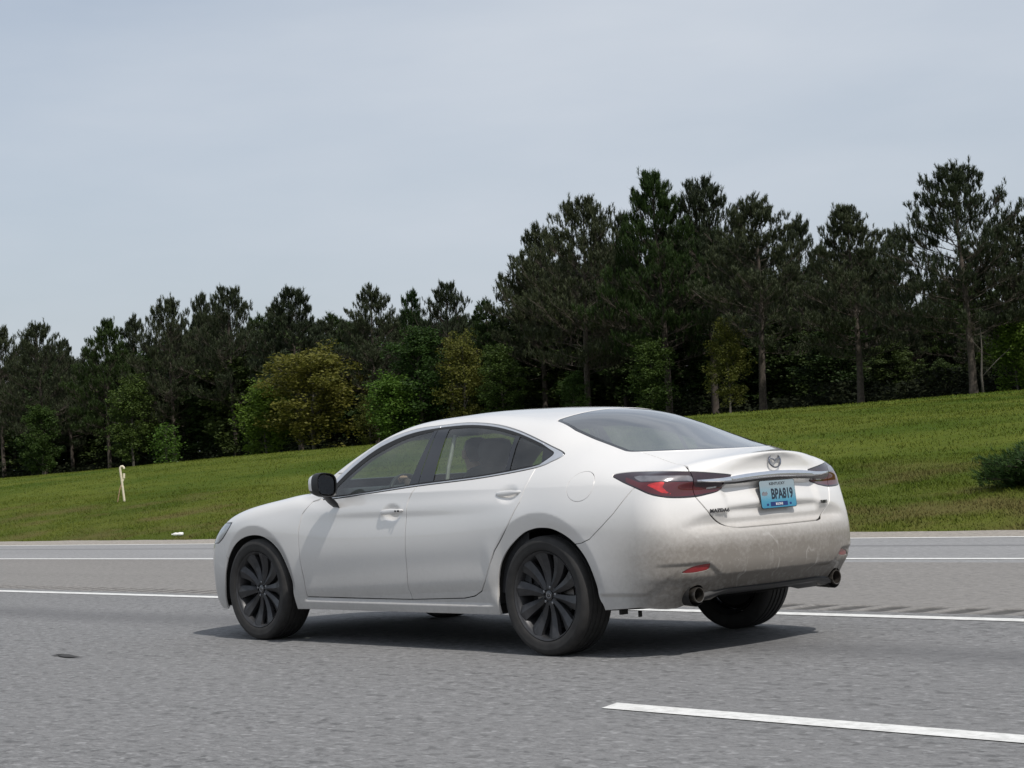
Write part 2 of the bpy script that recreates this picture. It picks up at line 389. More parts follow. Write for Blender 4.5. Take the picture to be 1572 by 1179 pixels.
# ------------------------------------------------------------------ car materials
def paint_mat():
    m = Mat('pearl_white_paint'); v = m.coord('Object')
    s = m.sep(v); X, Y, Z = s[0], s[1], s[2]
    n1 = m.noise(v, 6, 5, .6); n2 = m.noise(v, 45, 4, .6); n3 = m.noise(m.coord('Object', (1,1,.25)), 60, 3, .7)
    low = m.maprange(Z, .80, .24, 0, 1, True)
    back = m.math('MULTIPLY', m.maprange(X, -.20, -.98, 0, 1, True), m.maprange(Z, .90, .54, 0, 1, True))
    lid = m.math('MULTIPLY', m.maprange(X, -.90, -.97, 0, 1, True), m.maprange(Z, .98, .70, .05, .24, True))
    d = m.math('MAXIMUM', m.math('MULTIPLY', low, .48), m.math('MULTIPLY', back, 1.0)); d = m.math('MAXIMUM', d, lid)
    d = m.math('MULTIPLY', d, m.maprange(n1, .25, .75, .93, 1.07)); d = m.math('MULTIPLY', d, m.maprange(n2, .3, .7, .92, 1.07), True)
    # wiped streaks and rubbed patches in the film of dirt on the bumper
    w = m.node('ShaderNodeTexWave'); w.wave_type = 'BANDS'; w.inputs['Scale'].default_value = 1.4; w.inputs['Distortion'].default_value = 9; w.inputs['Detail'].default_value = 3; w.inputs['Detail Scale'].default_value = 1.6
    m.l.new(m.coord('Object', (.3,1.2,1)), w.inputs['Vector'])
    rub = m.math('MULTIPLY', m.maprange(w.outputs['Fac'], .985, .999, 0, .22), m.maprange(n1, .50, .62, 0, 1))
    rub = m.math('MAXIMUM', rub, m.maprange(n3, .70, .78, 0, .5)); 
    d = m.math('MULTIPLY', d, m.math('SUBTRACT', 1, m.math('MULTIPLY', rub, m.maprange(X, -.85, -.93, 0, 1))), True)
    dirt = m.mix(m.maprange(Z, .52, .34, 0, 1, True), (.190,.172,.150), (.080,.069,.057))
    col = m.mix(d, (.74,.725,.70), dirt)
    col = m.mix(m.maprange(n2, .62, .80, 0, .06), col, (.35,.32,.28))
    m.base(col); m.lk(m.maprange(d, 0, .6, .30, .62), 'Roughness'); m.lk(m.maprange(d, 0, .7, 1.0, .25), 'Coat Weight')
    m.lk(m.maprange(d, 0, .5, .12, 0), 'Metallic'); m.set(Coat_Roughness=.025)
    hb = m.noise(v, 2.2, 2); m.bump(m.math('ADD', m.math('MULTIPLY', hb, 1.0), m.math('MULTIPLY', m.math('MULTIPLY', n2, d), .06)), .25, .004)
    return m.m
def glass_mat(name, tint, gloss=1.0, base=.075):
    m = Mat(name); m.n.remove(m.b)
    tr = m.node('ShaderNodeBsdfTransparent'); tr.inputs['Color'].default_value = tuple(tint)+(1,)
    gl = m.node('ShaderNodeBsdfGlossy'); gl.inputs['Roughness'].default_value = .02; gl.inputs['Color'].default_value = (gloss,gloss,gloss,1)
    fr = m.node('ShaderNodeLayerWeight'); fr.inputs['Blend'].default_value = .5
    f = m.math('ADD', m.math('MULTIPLY', m.math('POWER', fr.outputs['Facing'], 4.2), .90), base, True)
    df = m.node('ShaderNodeBsdfDiffuse'); df.inputs['Color'].default_value = (.5,.5,.48,1)
    mx = m.node('ShaderNodeMixShader'); m.l.new(f, mx.inputs[0]); m.l.new(tr.outputs[0], mx.inputs[1]); m.l.new(gl.outputs[0], mx.inputs[2])
    mx2 = m.node('ShaderNodeMixShader'); m.l.new(m.maprange(m.noise(m.coord(), 5, 4), .3, .8, .02, .07), mx2.inputs[0]); m.l.new(mx.outputs[0], mx2.inputs[1]); m.l.new(df.outputs[0], mx2.inputs[2])
    m.l.new(mx2.outputs[0], m.out.inputs['Surface']); return m.m
M = {}
M['paint'] = paint_mat()
M['glass'] = glass_mat('tinted_glass', (.72,.80,.75)); M['rear_glass'] = glass_mat('rear_glass', (.38,.46,.46), base=.26)
M['black'] = simple('black_plastic', (.012,.012,.013), .45); M['gloss'] = simple('gloss_black', (.010,.010,.012), .12, coat=.8)
M['rubber'] = simple('window_rubber', (.010,.010,.010), .6); M['under'] = simple('underbody_dirt', (.016,.015,.014), .85)
M['trim'] = simple('bright_trim', (.66,.67,.69), .34, .75, vary=.05); M['chrome'] = simple('chrome', (.78,.79,.82), .13, 1.0, vary=.03)
M['tyre'] = simple('tyre_rubber', (.020,.019,.018), .78, vary=.3, scale=18)
M['alloy'] = simple('gunmetal_alloy', (.046,.046,.048), .42, .5, coat=.12, vary=.2); M['alloy_dark'] = simple('dark_wheel_barrel', (.014,.014,.015), .6, .3)
M['steel'] = simple('brake_steel', (.22,.21,.20), .4, .9); M['lug'] = simple('lug_metal', (.35,.35,.36), .3, 1.0)
M['red'] = simple('red_lens', (.075,.004,.007), .10, coat=1.0, vary=.25, scale=8); M['red2'] = simple('bright_red_lens', (.42,.012,.012), .14, coat=1.0, vary=.45, scale=26)
M['darkred'] = simple('smoked_lens', (.022,.008,.012), .08, coat=1.0, vary=.2); M['clear'] = simple('clear_lens', (.20,.19,.20), .15, .55, coat=1.0, vary=.3, scale=20)
M['reflector'] = simple('red_reflector', (.20,.012,.014), .15, coat=.8); M['lampwhite'] = simple('lamp_silver', (.42,.43,.44), .2, .7, coat=1.0)
M['cloth'] = simple('dark_seat', (.030,.031,.034), .8); M['cream'] = simple('light_interior', (.38,.37,.33), .7); M['belt'] = simple('seat_belt', (.16,.16,.16), .7)
M['exhaust'] = simple('sooty_steel', (.16,.145,.13), .38, .9, vary=.3); M['skin'] = simple('skin', (.45,.27,.19), .55, vary=.06); M['hair'] = simple('hair', (.02,.014,.010), .6)
M['shirt'] = simple('dark_shirt', (.035,.04,.05), .85)
def plate_mat():
    m = Mat('plate_face'); v = m.coord('Generated'); z = m.sep(v)[2]; x = m.sep(v)[1]
    n = m.noise(v, 5, 3)
    m.base(m.ramp(m.math('ADD', z, m.math('MULTIPLY', m.math('SUBTRACT', n, .5), .16)), [(.0, (.035,.19,.31)), (.25, (.06,.24,.35)), (.50, (.17,.31,.38)), (.82, (.24,.30,.33))])); m.set(Roughness=.4); return m.m  # blue print gradient; its greyed top also has the bar's shade painted in
M['plate'] = plate_mat(); M['ink'] = simple('plate_ink', (.012,.02,.035), .5); M['navy'] = simple('navy_sticker', (.008,.025,.12), .5); M['white'] = simple('white_print', (.6,.6,.6), .5)
M['badge'] = simple('dark_badge', (.05,.05,.055), .3, .7)

# ------------------------------------------------------------------ cut the shell into panels
CAR = empty('sedan', (0, 0, 0))
tag(CAR, 'pearl white four-door sedan with dirty rear bumper driving on the highway', 'car')
L = SHELL
ia = lambda P: np.abs(P[:, 1])
def zbot(P):
    x, Y = P[:, 0], ia(P)
    b = np.interp(x, [-.86,-.80,-.68,-.45,-.40,.4,2.3,3.1,3.8], [.30,.265,.285,.270,.228,.226,.220,.20,.19])
    b = np.where(x < -.70, np.maximum(b, np.interp(Y, [.36,.54], [.360,.268])), b); return b-P[:, 2]
L = L.cut(zbot)[0]
rear_arch = smooth_poly([(.405,.0),(.405,.20),(.412,.32),(.404,.416),(.362,.530),(.283,.622),(.162,.699),(.069,.727),(-.009,.733),(-.096,.724),(-.195,.686),(-.275,.632),(-.348,.550),(-.394,.446),(-.424,.336),(-.452,.26),(-.46,.0)], 4, corners=(0,1,16))
front_arch = smooth_poly([(3.305,0),(3.302,.19),(3.300,.264),(3.274,.359),(3.228,.479),(3.162,.585),(3.069,.661),(2.955,.702),(2.833,.712),(2.733,.695),(2.633,.647),(2.550,.570),(2.483,.451),(2.440,.338),(2.417,.221),(2.41,0)], 4, corners=(0,1,15))
for pa in (rear_arch, front_arch):
    sd_ = poly_sd(pa, pxz); L = L.cut(lambda P: np.maximum(sd_(P), .5-ia(P)))[1]
def part_xz(poly, ymin=.45, corners=(), n=5, sm=True):
    pts = smooth_poly(poly, n, corners) if sm else poly
    s_ = poly_sd(pts, pxz); return lambda P: np.maximum(s_(P), (ymin-ia(P)))
OUT = [(2.105,.935),(2.055,1.012),(1.979,1.079),(1.877,1.157),(1.74,1.240),(1.595,1.304),(1.354,1.355),(1.125,1.367),(.928,1.372),(.75,1.362),(.58,1.340),(.40,1.301),(.211,1.245),(.041,1.185),(-.043,1.153),(-.052,1.136),(-.002,1.110),(.125,1.075),(.544,1.031),(1.116,.998),(1.558,.966),(1.90,.942)]
GLS = [(2.03,.952),(1.99,.985),(1.915,1.048),(1.822,1.115),(1.683,1.198),(1.534,1.259),(1.383,1.305),(1.159,1.337),(1.0,1.344),(.81,1.342),(.63,1.324),(.45,1.290),(.28,1.245),(.14,1.200),(.045,1.163),(.036,1.142),(.093,1.099),(.138,1.089),(.55,1.046),(1.121,1.012),(1.563,.978),(1.877,.957)]
f_out = part_xz(OUT, .5, (0,)); f_gls = part_xz(GLS, .5, (0,))
BOTH = {}
def emit(name, tm, mat, depth=.012, off=0.0, parent=None, both=True, label=None):
    o1 = tm.build(name, mat, parent or CAR, depth, off=off)
    objs = [o1]
    if both: objs.append(tm.mirror().build(name, mat, parent or CAR, depth, off=off))
    if label:
        for o in objs: o['label'] = label
    return objs
def centre(name, tm, mat, depth=.012, off=0.0, parent=None):
    return tm.join(tm.mirror()).build(name, mat, parent or CAR, depth, off=off)
dlo, L = L.split(f_out, .0085)
wf = lambda P: .52-.30*sstep((.16-P[:, 0])/.1)
ring, glassreg = dlo.cut(lambda P: -((1-wf(P))*f_gls(P)+wf(P)*f_out(P)))
# bright trim (split over the door joints) and black seal
tr_ = ring
a_, b_ = tr_.split(lambda P: P[:, 0]-1.124, .005); c_, d_ = a_.split(lambda P: P[:, 0]-.135-.35*(1.2-P[:,2])*0, .003)
for t in (b_, c_, d_): emit('window_trim', t, M['trim'], .006, .002)
seal, glassin = glassreg.cut(lambda P: -(f_gls(P)+.003))
emit('window_seal', seal, M['rubber'], .01, -.001)
bl = lambda x0, z0, x1, z1: (lambda P: (P[:, 0]-(x0+(P[:, 2]-z0)*(x1-x0)/(z1-z0))))
pf_f = bl(1.157,1.333,1.199,1.007); pf_m = bl(1.127,1.36,1.112,1.0); pf_r = bl(1.019,1.337,.980,1.034)
gfront_b, gfront = glassin.cut(pf_f)
pil, grear = gfront_b.cut(lambda P: -pf_r(P))
p1, p2 = pil.split(pf_m, .004)
emit('pillar_panel', p1, M['gloss'], 0, .0); emit('pillar_panel', p2, M['gloss'], 0, .0)
q0 = bl(.391,1.27,.365,1.075); q1 = bl(.352,1.263,.331,1.078)
gq, gr_ = grear.cut(lambda P: q0(P)); bar, gq = gq.cut(lambda P: -q1(P))
emit('quarter_bar', bar, M['gloss'], 0)
pr_, gq2 = gq.cut(bl(.135,1.22,.085,1.09)); 
emit('pillar_panel', pr_, M['gloss'], .008, -.001)
for nm, g in (('front_window', gfront), ('rear_window', gr_), ('quarter_window', gq2)): emit(nm, g, M['glass'], 0, -.004)
# rear window, with its printed black edge
def f_rw(P):
    x, Y, z = P[:, 0], ia(P), P[:, 2]
    return smax(smax(Y-np.interp(x, [-.6,-.47,.003,.22], [.615,.602,.570,.520]), x-(.175+.16*Y**2), .04), (-.79+.95*Y**2)-x, .04)
rw, L = L.split(f_rw, .006); frit, rwg = rw.cut(lambda P: -(f_rw(P)+.022))
centre('window_border', frit, M['gloss'], .006, -.002); centre('back_window', rwg, M['rear_glass'], 0, -.002)
# windscreen
def f_ws(P):
    x, Y, z = P[:, 0], ia(P), P[:, 2]
    return smax(Y-(.745-.40*(z-1.0)), np.maximum(1.46-x, np.maximum(x-2.36, (1.035-z)*1.2)), .05)
wsn, L = L.split(f_ws, .006); fr2, wsg = wsn.cut(lambda P: -(f_ws(P)+.03))
centre('window_border', fr2, M['gloss'], .006, -.002); centre('windscreen', wsg, M['glass'], 0, -.002)
f_cowl = lambda P: np.maximum(np.maximum(ia(P)-(.745-.40*(np.maximum(P[:, 2], 1.0)-1.0)), 2.0-P[:, 0]), np.maximum(P[:, 0]-(2.368-.25*P[:, 1]**2), .90-P[:, 2]))
cw, L = L.split(f_cowl, .004); centre('cowl_panel', cw, M['black'], .006)
# tail lamps, outline laid round the corner in (-x-y, z)
psz = lambda V: np.stack([-V[:, 0]-np.abs(V[:, 1]), V[:, 2]], 1)
LAMP = [(-.300,1.006),(-.272,1.020),(-.153,1.027),(-.009,1.026),(.133,1.022),(.300,1.013),(.454,1.000),(.617,.983),(.635,.978),(.592,.938),(.526,.897),(.422,.880),(.323,.871),(.175,.872),(.060,.882),(-.036,.902),(-.135,.938),(-.217,.968),(-.272,.992)]
ls = poly_sd(smooth_poly(LAMP, 4, (8,)), psz); f_lamp = lambda P: np.maximum(ls(P), P[:, 0]+.30)
lamp, L = L.split(f_lamp, .005)
c_lidw = curve([(.60,.30),(.689,.34),(.695,.37),(.702,.41),(.722,.455),(.745,.492),(.77,.52),(.825,.558),(.87,.585),(.95,.594),(1.02,.592),(1.05,.567),(1.12,.56)], .01)
lid_sd = poly_sd(smooth_poly([(-.5,.689),(.26,.689),(.36,.692),(.412,.702),(.455,.722),(.492,.747),(.525,.777),(.558,.826),(.583,.87),(.594,.93),(.592,1.02),(.570,1.05),(.560,1.09),(.56,1.3),(-.5,1.3)], 4, (0,12,13,14)), lambda V: np.stack([np.abs(V[:, 1]), V[:, 2]], 1))
def f_lid(P):
    x, Y, z = P[:, 0], ia(P), P[:, 2]
    return np.maximum(lid_sd(P), x-(-.805+.95*Y**2))
STRIP = [(-.136,.998),(-.087,1.003),(.10,.997),(.292,.990),(.318,.977),(.318,.957),(.27,.963),(.183,.965),(-.018,.970),(-.086,.971),(-.118,.984)]
BRT = [(-.048,.951),(.016,.961),(.073,.965),(.096,.960),(.075,.935),(.105,.912),(.15,.893),(.066,.905),(.008,.930)]
f_strip = poly_sd(STRIP, psz); f_brt = poly_sd(BRT, psz); f_rev = poly_sd([(.415,.918),(.505,.924),(.500,.914),(.415,.909)], psz)
f_redz = poly_sd([(-.20,1.0),(-.10,.967),(.32,.955),(.33,.925),(.62,.915),(.50,.895),(.42,.888),(.32,.880),(.175,.881),(.065,.890),(-.030,.909),(-.13,.945),(-.2,.972)], psz)
lo, li = lamp.split(lambda P: P[:, 1]*0+(ia(P)-c_lidw(P[:, 2]))*-1, .004)
for piece in (lo, li):
    edge, core = piece.cut(lambda P: -(f_lamp(P)+.004))
    lens = emit('tail_light', edge, M['gloss'], .01)
    st, core = core.cut(f_strip); br, core = core.cut(f_brt); rv, core = core.cut(f_rev); rd, core = core.cut(f_redz)
    for nm, t, mt in (('clear_strip', st, M['clear']), ('bright_reflector', br, M['red2']), ('reversing_lamp', rv, M['lampwhite']), ('red_lens', rd, M['red']), ('smoked_lens', core, M['darkred'])):
        if len(t.T) < 3: continue
        t.build(nm, mt, lens[0], 0, off=.0005 if nm != 'bright_reflector' else .001); t.mirror().build(nm, mt, lens[1], 0, off=.0005)
# boot lid
lid, L = L.split(f_lid, .0095); LID = centre('boot_lid', lid, M['paint'])
# headlamps, bonnet
f_head = part_xz([(3.10,.802),(3.25,.797),(3.45,.778),(3.66,.740),(3.74,.69),(3.6,.655),(3.35,.652),(3.27,.672),(3.20,.712),(3.13,.768)], .30, (0,))
hd, L = L.split(f_head, .005); edge, core = hd.cut(lambda P: -(f_head(P)+.008)); hl = emit('headlight', edge, M['gloss'], .01)
for t, p in ((core, hl[0]), (core.mirror(), hl[1])): t.build('lamp_glass', M['lampwhite'], p, 0, off=.0005)
def f_bon(P):
    x, Y = P[:, 0], ia(P); return np.maximum(np.maximum(Y-np.interp(x, [2.3,3.0,3.5,3.7], [.745,.72,.66,.60]), np.maximum(2.375-x-.25*Y**2, x-3.64)), .62-P[:, 2])
bon, L = L.split(f_bon, .006); centre('bonnet', bon, M['paint'])
# exhaust openings, reflectors, bumper
f_ex = lambda P: np.maximum(np.hypot(ia(P)-.605, P[:, 2]-.338)-.054, P[:, 0]+.5)
_, L = L.cut(f_ex)
refl_p = poly_sd(smooth_poly([(.174,.466),(.265,.495),(.376,.505),(.413,.506),(.402,.478),(.364,.469),(.27,.462)], 3, (0,3)), psz); f_rf = lambda P: np.maximum(refl_p(P), P[:, 0]+.6)
rfx, L = L.split(f_rf, .003); emit('reflector', rfx, M['reflector'], .006, -.004)
BMP = [(-.72,.96),(-.68,.919),(-.576,.802),(-.495,.734),(-.40,.664),(-.33,.642),(-.22,.632),(-.22,-.1),(-1.4,-.1),(-1.4,.96)]
bs = poly_sd(BMP, pxz); f_bmp = lambda P: bs(P)
bmp, L = L.split(f_bmp, .0075); BUMPER = centre('rear_bumper', bmp, M['paint'])
f_fb = lambda P: np.maximum(3.22-.25*(.66-P[:, 2])-P[:, 0], P[:, 2]-.70)
fbp, L = L.split(f_fb, .0075); centre('front_bumper', fbp, M['paint'])
# doors
MID = [(1.116,.998),(1.118,1.02),(1.13,.985),(1.151,.957),(1.175,.92),(1.189,.874),(1.205,.73),(1.221,.489),(1.225,.371),(1.209,.300)]
FD = [(2.20,.925),(2.283,.847),(2.317,.741),(2.322,.668),(2.315,.513),(2.302,.40),(2.296,.299),(1.80,.299)]+MID[::-1][:-1]+[(1.118,1.1),(2.0,1.1),(2.13,.937)]
RD = MID[:]+[(.72,.316),(.62,.331),(.55,.362),(.50,.420),(.389,.601),(.252,.750),(.161,.881),(.122,1.0),(.112,1.12)]
RD = [(1.116,1.1)]+RD[1:]
f_fd = part_xz(FD, .5, sm=False); f_rd = part_xz(RD, .5, sm=False)
fd, L = L.split(f_fd, .0095); rd, L = L.split(f_rd, .0095)
FDO = emit('front_door', fd, M['paint']); RDO = emit('rear_door', rd, M['paint'])
f_fuel = lambda P: np.maximum(np.sqrt(((P[:, 0]+.315)/.098)**2+((P[:, 2]-.958)/.083)**2)*.09-.09, .4-P[:, 1])
fu, L2 = L.split(f_fuel, .005); fu.build('fuel_flap', M['paint'], CAR, .01)
Rr = L.mirror()
def f_roof(P):
    x, Y = P[:, 0], ia(P); return np.maximum(Y-np.interp(x, [.15,.25,.43,.6,1.2,1.5,2.1], [.53,.535,.510,.49,.515,.54,.66]), 1.15-P[:, 2])
roof, Lb = L2.split(f_roof, .004); roofR, Rb = Rr.split(f_roof, .004)
roof.join(roofR).build('roof', M['paint'], CAR)
front, Lq = Lb.cut(lambda P: 2.2-P[:, 0]); frontR, Rq = Rb.cut(lambda P: 2.2-P[:, 0])
fend = front; front.build('front_wing', M['paint'], CAR); frontR.build('front_wing', M['paint'], CAR)
Lq.build('body_side', M['paint'], CAR, .02); Rq.build('body_side', M['paint'], CAR, .02)
# dark inner shell behind the shut lines
I = SHELL.cut(lambda P: zbot(P)-.0)[0]
for pa in (rear_arch, front_arch):
    sd2 = poly_sd(pa, pxz); I = I.cut(lambda P: np.maximum(sd2(P)-.012, .45-ia(P)))[1]
I = I.cut(lambda P: f_gls(P)+.01)[1]; I = I.cut(lambda P: f_rw(P)+.02)[1]; I = I.cut(lambda P: f_ws(P)+.03)[1]; I = I.cut(lambda P: f_ex(P))[1]
I = TM(I.V-I.N*.024, I.N, I.T); centre('inner_shell', I, M['under'], 0)
# ------------------------------------------------------------------ bar, plate, badges, handles, mirrors
def xr(y, z):
    """x of the tail surface at (y, z) by marching the field"""
    lo_, hi_ = -1.2, -.6
    for _ in range(40):
        mi = (lo_+hi_)/2
        if F_body(np.array([[mi, y, z]]))[0] > 0: lo_ = mi
        else: hi_ = mi
    return hi_
def ys(x, z):
    lo_, hi_ = .3, 1.1
    for _ in range(40):
        mi = (lo_+hi_)/2
        if F_body(np.array([[x, mi, z]]))[0] > 0: hi_ = mi
        else: lo_ = mi
    return lo_
def smooth_obj(name, bm, mat, parent, auto=35): return obj(name, bm, mat, parent, smooth=True, auto=auto)
bt_ = curve([(-.1,.989),(0,.989),(.15,.985),(.29,.978),(.36,.970),(.43,.965),(.60,.963)], .10); bb_ = curve([(-.1,.954),(0,.953),(.15,.950),(.28,.943),(.36,.940),(.43,.944),(.60,.953)], .10)
bm = bmesh.new(); rings = []
for i in range(61):
    y = -.575+1.15*i/60; Y = abs(y)
    zt = float(bt_(Y)); zb_ = float(bb_(Y))
    x0 = xr(Y, (zt+zb_)/2); pr = .018*min(1, (.60-Y)/.12)+.004
    sec = [(x0+.004, zb_+.004), (x0-pr*.7, zb_), (x0-pr, zb_+(zt-zb_)*.30), (x0-pr*.95, zb_+(zt-zb_)*.72), (x0-pr*.55, zt), (x0+.004, zt-.003)]
    rings.append([bm.verts.new((sx, y, sz)) for sx, sz in sec])
for i in range(60):
    for k in range(5): bm.faces.new((rings[i][k], rings[i][k+1], rings[i+1][k+1], rings[i+1][k]))
for r in (rings[0], rings[-1][::-1]): bm.faces.new(r)
smooth_obj('garnish_bar', bm, M['chrome'], CAR, 40)
bm = bmesh.new(); rings = []
for i in range(41):
    y = -.40+.80*i/40; Y = abs(y); zb_ = float(bb_(Y)); x0 = xr(Y, zb_-.006)
    rings.append([bm.verts.new((x0+.01, y, zb_-.014)), bm.verts.new((x0-.008, y, zb_-.012)), bm.verts.new((x0-.010, y, zb_+.002)), bm.verts.new((x0+.01, y, zb_+.002))])
for i in range(40):
    for k in range(3): bm.faces.new((rings[i][k], rings[i][k+1], rings[i+1][k+1], rings[i+1][k]))
obj('bar_shadow_strip', bm, M['gloss'], CAR)  # dark strip added as the shadow line beneath the chrome bar
# number plate, leaning with the lid
def text_mesh(name, s, size, mat, parent, M4, extrude=.0008, bold=0.0, sx=1.0, align='CENTER'):
    cu = bpy.data.curves.new(name, 'FONT'); cu.body = s; cu.size = size; cu.extrude = extrude; cu.align_x = align; cu.align_y = 'CENTER'; cu.offset = bold; cu.resolution_u = 3
    to = bpy.data.objects.new(name, cu); COL.objects.link(to); dg = bpy.context.evaluated_depsgraph_get()
    me = bpy.data.meshes.new_from_object(to.evaluated_get(dg)); bpy.data.objects.remove(to); me.name = name
    me.materials.clear(); me.materials.append(mat); me.transform(M4 @ Matrix.Diagonal((sx, 1, 1, 1)))
    o = bpy.data.objects.new(name, me); return link(o, parent)
def rear_frame(y, z, off, lean=0.0):
    """matrix: text x -> car -y, text y -> up, text z -> rearwards"""
    e = .03; x0 = xr(abs(y), z); dy = (xr(abs(y+e), z)-xr(abs(y-e), z))/(2*e) if abs(y) > e else 0
    X = Vector((-dy, -1, 0)).normalized(); Zz = Vector((-1, dy, lean)).normalized(); Yy = Zz.cross(X).normalized(); X = Yy.cross(Zz)
    m4 = Matrix((X, Yy, Zz)).transposed().to_4x4(); m4.translation = Vector((x0, y, z))+Zz*off; return m4
pz, lean = .857, .09
pf = rear_frame(0, pz, .0, lean); pf.translation.x = min(xr(.10, .80), xr(0, .79), xr(.1, .92), xr(.15,.79), xr(.15,.85))-.014
bm = bmesh.new()
def rrect(bm, w, h, r, z0, z1, M4, n=4):
    pts = []
    for cx, cy, a0 in ((w/2-r, h/2-r, 0), (-w/2+r, h/2-r, 90), (-w/2+r, -h/2+r, 180), (w/2-r, -h/2+r, 270)):
        for k in range(n+1): a = math.radians(a0+90*k/n); pts.append((cx+r*math.cos(a), cy+r*math.sin(a)))
    t = [bm.verts.new(M4 @ Vector((x, y, z1))) for x, y in pts]; b = [bm.verts.new(M4 @ Vector((x, y, z0))) for x, y in pts]
    bm.faces.new(t); bm.faces.new(b[::-1])
    for i in range(len(pts)): bm.faces.new((b[i], b[(i+1)%len(pts)], t[(i+1)%len(pts)], t[i]))
rrect(bm, .305, .153, .014, 0, .003, pf); PLATE = obj('number_plate', bm, M['plate'], CAR); PLATE['label'] = 'light blue number plate reading BPA819'
T4 = lambda x, y, z=.0034: pf @ Matrix.Translation((x, y, z))
text_mesh('plate_letters', 'BPA819', .080, M['ink'], PLATE, T4(.034, -.002), bold=.0022, sx=.74)
bm = bmesh.new(); rrect(bm, .150, .024, .003, .003, .0038, pf @ Matrix.Translation((.0,-.056,0))); obj('plate_sticker', bm, M['navy'], PLATE)
text_mesh('sticker_print', 'BOONE', .018, M['white'], PLATE, T4(0,-.057,.0042), bold=.0005, extrude=.0002)
for sx in (-.1,.1):
    bm = bmesh.new(); rrect(bm, .018, .012, .003, .003, .0038, pf @ Matrix.Translation((sx,-.058,0))); obj('plate_screw', bm, M['navy'], PLATE)
bm = bmesh.new()
cl = [(-.012,-.012),(-.03,-.01),(-.028,.004),(-.014,.012),(0,.006),(.012,.012),(.022,.0),(.014,-.012)]
t = [bm.verts.new(T4(-.112,.006,.0036) @ Vector((x, y, 0))) for x, y in cl]; bm.faces.new(t); obj('plate_emblem', bm, M['clear'], PLATE)
text_mesh('plate_heading', 'KENTUCKY', .022, M['badge'], PLATE, T4(.0,.058), bold=.0004, extrude=.0003, sx=1.2)
bm = bmesh.new(); rrect(bm, .312, .160, .016, -.002, .0015, pf); obj('plate_backing', bm, M['black'], PLATE)
# badges
text_mesh('model_badge', 'MAZDA6', .029, M['badge'], CAR, rear_frame(.462,.789,.005), extrude=.0010, bold=.0009, sx=1.12)
text_mesh('trim_badge', 'TURBO', .024, M['badge'], CAR, rear_frame(-.447,.789,.005), extrude=.0010, bold=.001, sx=1.0)
def emblem(name, mat, parent, M4, w, h, t):
    bm = bmesh.new(); n = 40; ring = []
    for k in range(n):
        a = 2*math.pi*k/n; rr = []
        for q in range(8):
            b = 2*math.pi*q/8; rad = 1+math.cos(b)*t/w*2; rr.append(bm.verts.new(M4 @ Vector((w/2*math.cos(a)*rad, h/2*math.sin(a)*rad, math.sin(b)*t*.8))))
        ring.append(rr)
    for k in range(n):
        for q in range(8): bm.faces.new((ring[k][q], ring[(k+1)%n][q], ring[(k+1)%n][(q+1)%8], ring[k][(q+1)%8]))
    for s in (-1, 1):   # two wings meeting in a V
        pts = [(0,-.12),(.22,.10),(.44,.22),(.93,.24),(.86,.40),(.50,.36),(.26,.28),(0,.06)]
        pp = [(s*x*w/2, y*h/2, .0) for x, y in pts]; f = [bm.verts.new(M4 @ Vector((x, y, t*.9))) for x, y, _ in pp]; g = [bm.verts.new(M4 @ Vector((x, y, -t*.5))) for x, y, _ in pp]
        if s < 0: f.reverse(); g.reverse()
        bm.faces.new(f)
        for i in range(len(f)): bm.faces.new((g[i], g[(i+1)%len(f)], f[(i+1)%len(f)], f[i]))
    return smooth_obj(name, bm, mat, parent, 40)
M['emb'] = simple('dark_chrome', (.30,.30,.32), .2, 1.0)
em = rear_frame(0, 1.043, .012, .16); emblem('emblem', M['emb'], CAR, em, .098, .078, .006)
# exhaust tips, rear valance
for s in (1, -1):
    bm = bmesh.new(); lathe(bm, [(.036,-.72),(.042,-.80),(.0425,-.915),(.0415,-.921),(.0375,-.920),(.036,-.905),(.034,-.80),(.001,-.78)], 'x', 36, (0, s*.605, .338)); smooth_obj('exhaust_tip', bm, M['exhaust'], CAR, 50)
    bm = bmesh.new(); lathe(bm, [(.064,-.900),(.062,-.86),(.058,-.78),(.002,-.775)], 'x', 28, (0, s*.605, .338)); smooth_obj('exhaust_recess', bm, M['under'], CAR)
bm = bmesh.new(); rings = []
for i in range(41):
    y = -.56+1.12*i/40; Y = abs(y); x0 = xr(Y, .37); dz = .03*max(0, (Y-.40)/.16)
    rings.append([bm.verts.new(p) for p in ((x0+.014,y,.372-dz), (x0+.008,y,.360-dz), (x0-.003,y,.352-dz), (x0+.005,y,.336-dz), (x0+.05,y,.324-dz), (x0+.25,y,.30-dz))])
for i in range(40):
    for k in range(5): bm.faces.new((rings[i][k], rings[i][k+1], rings[i+1][k+1], rings[i+1][k]))
smooth_obj('rear_valance', bm, M['black'], CAR)
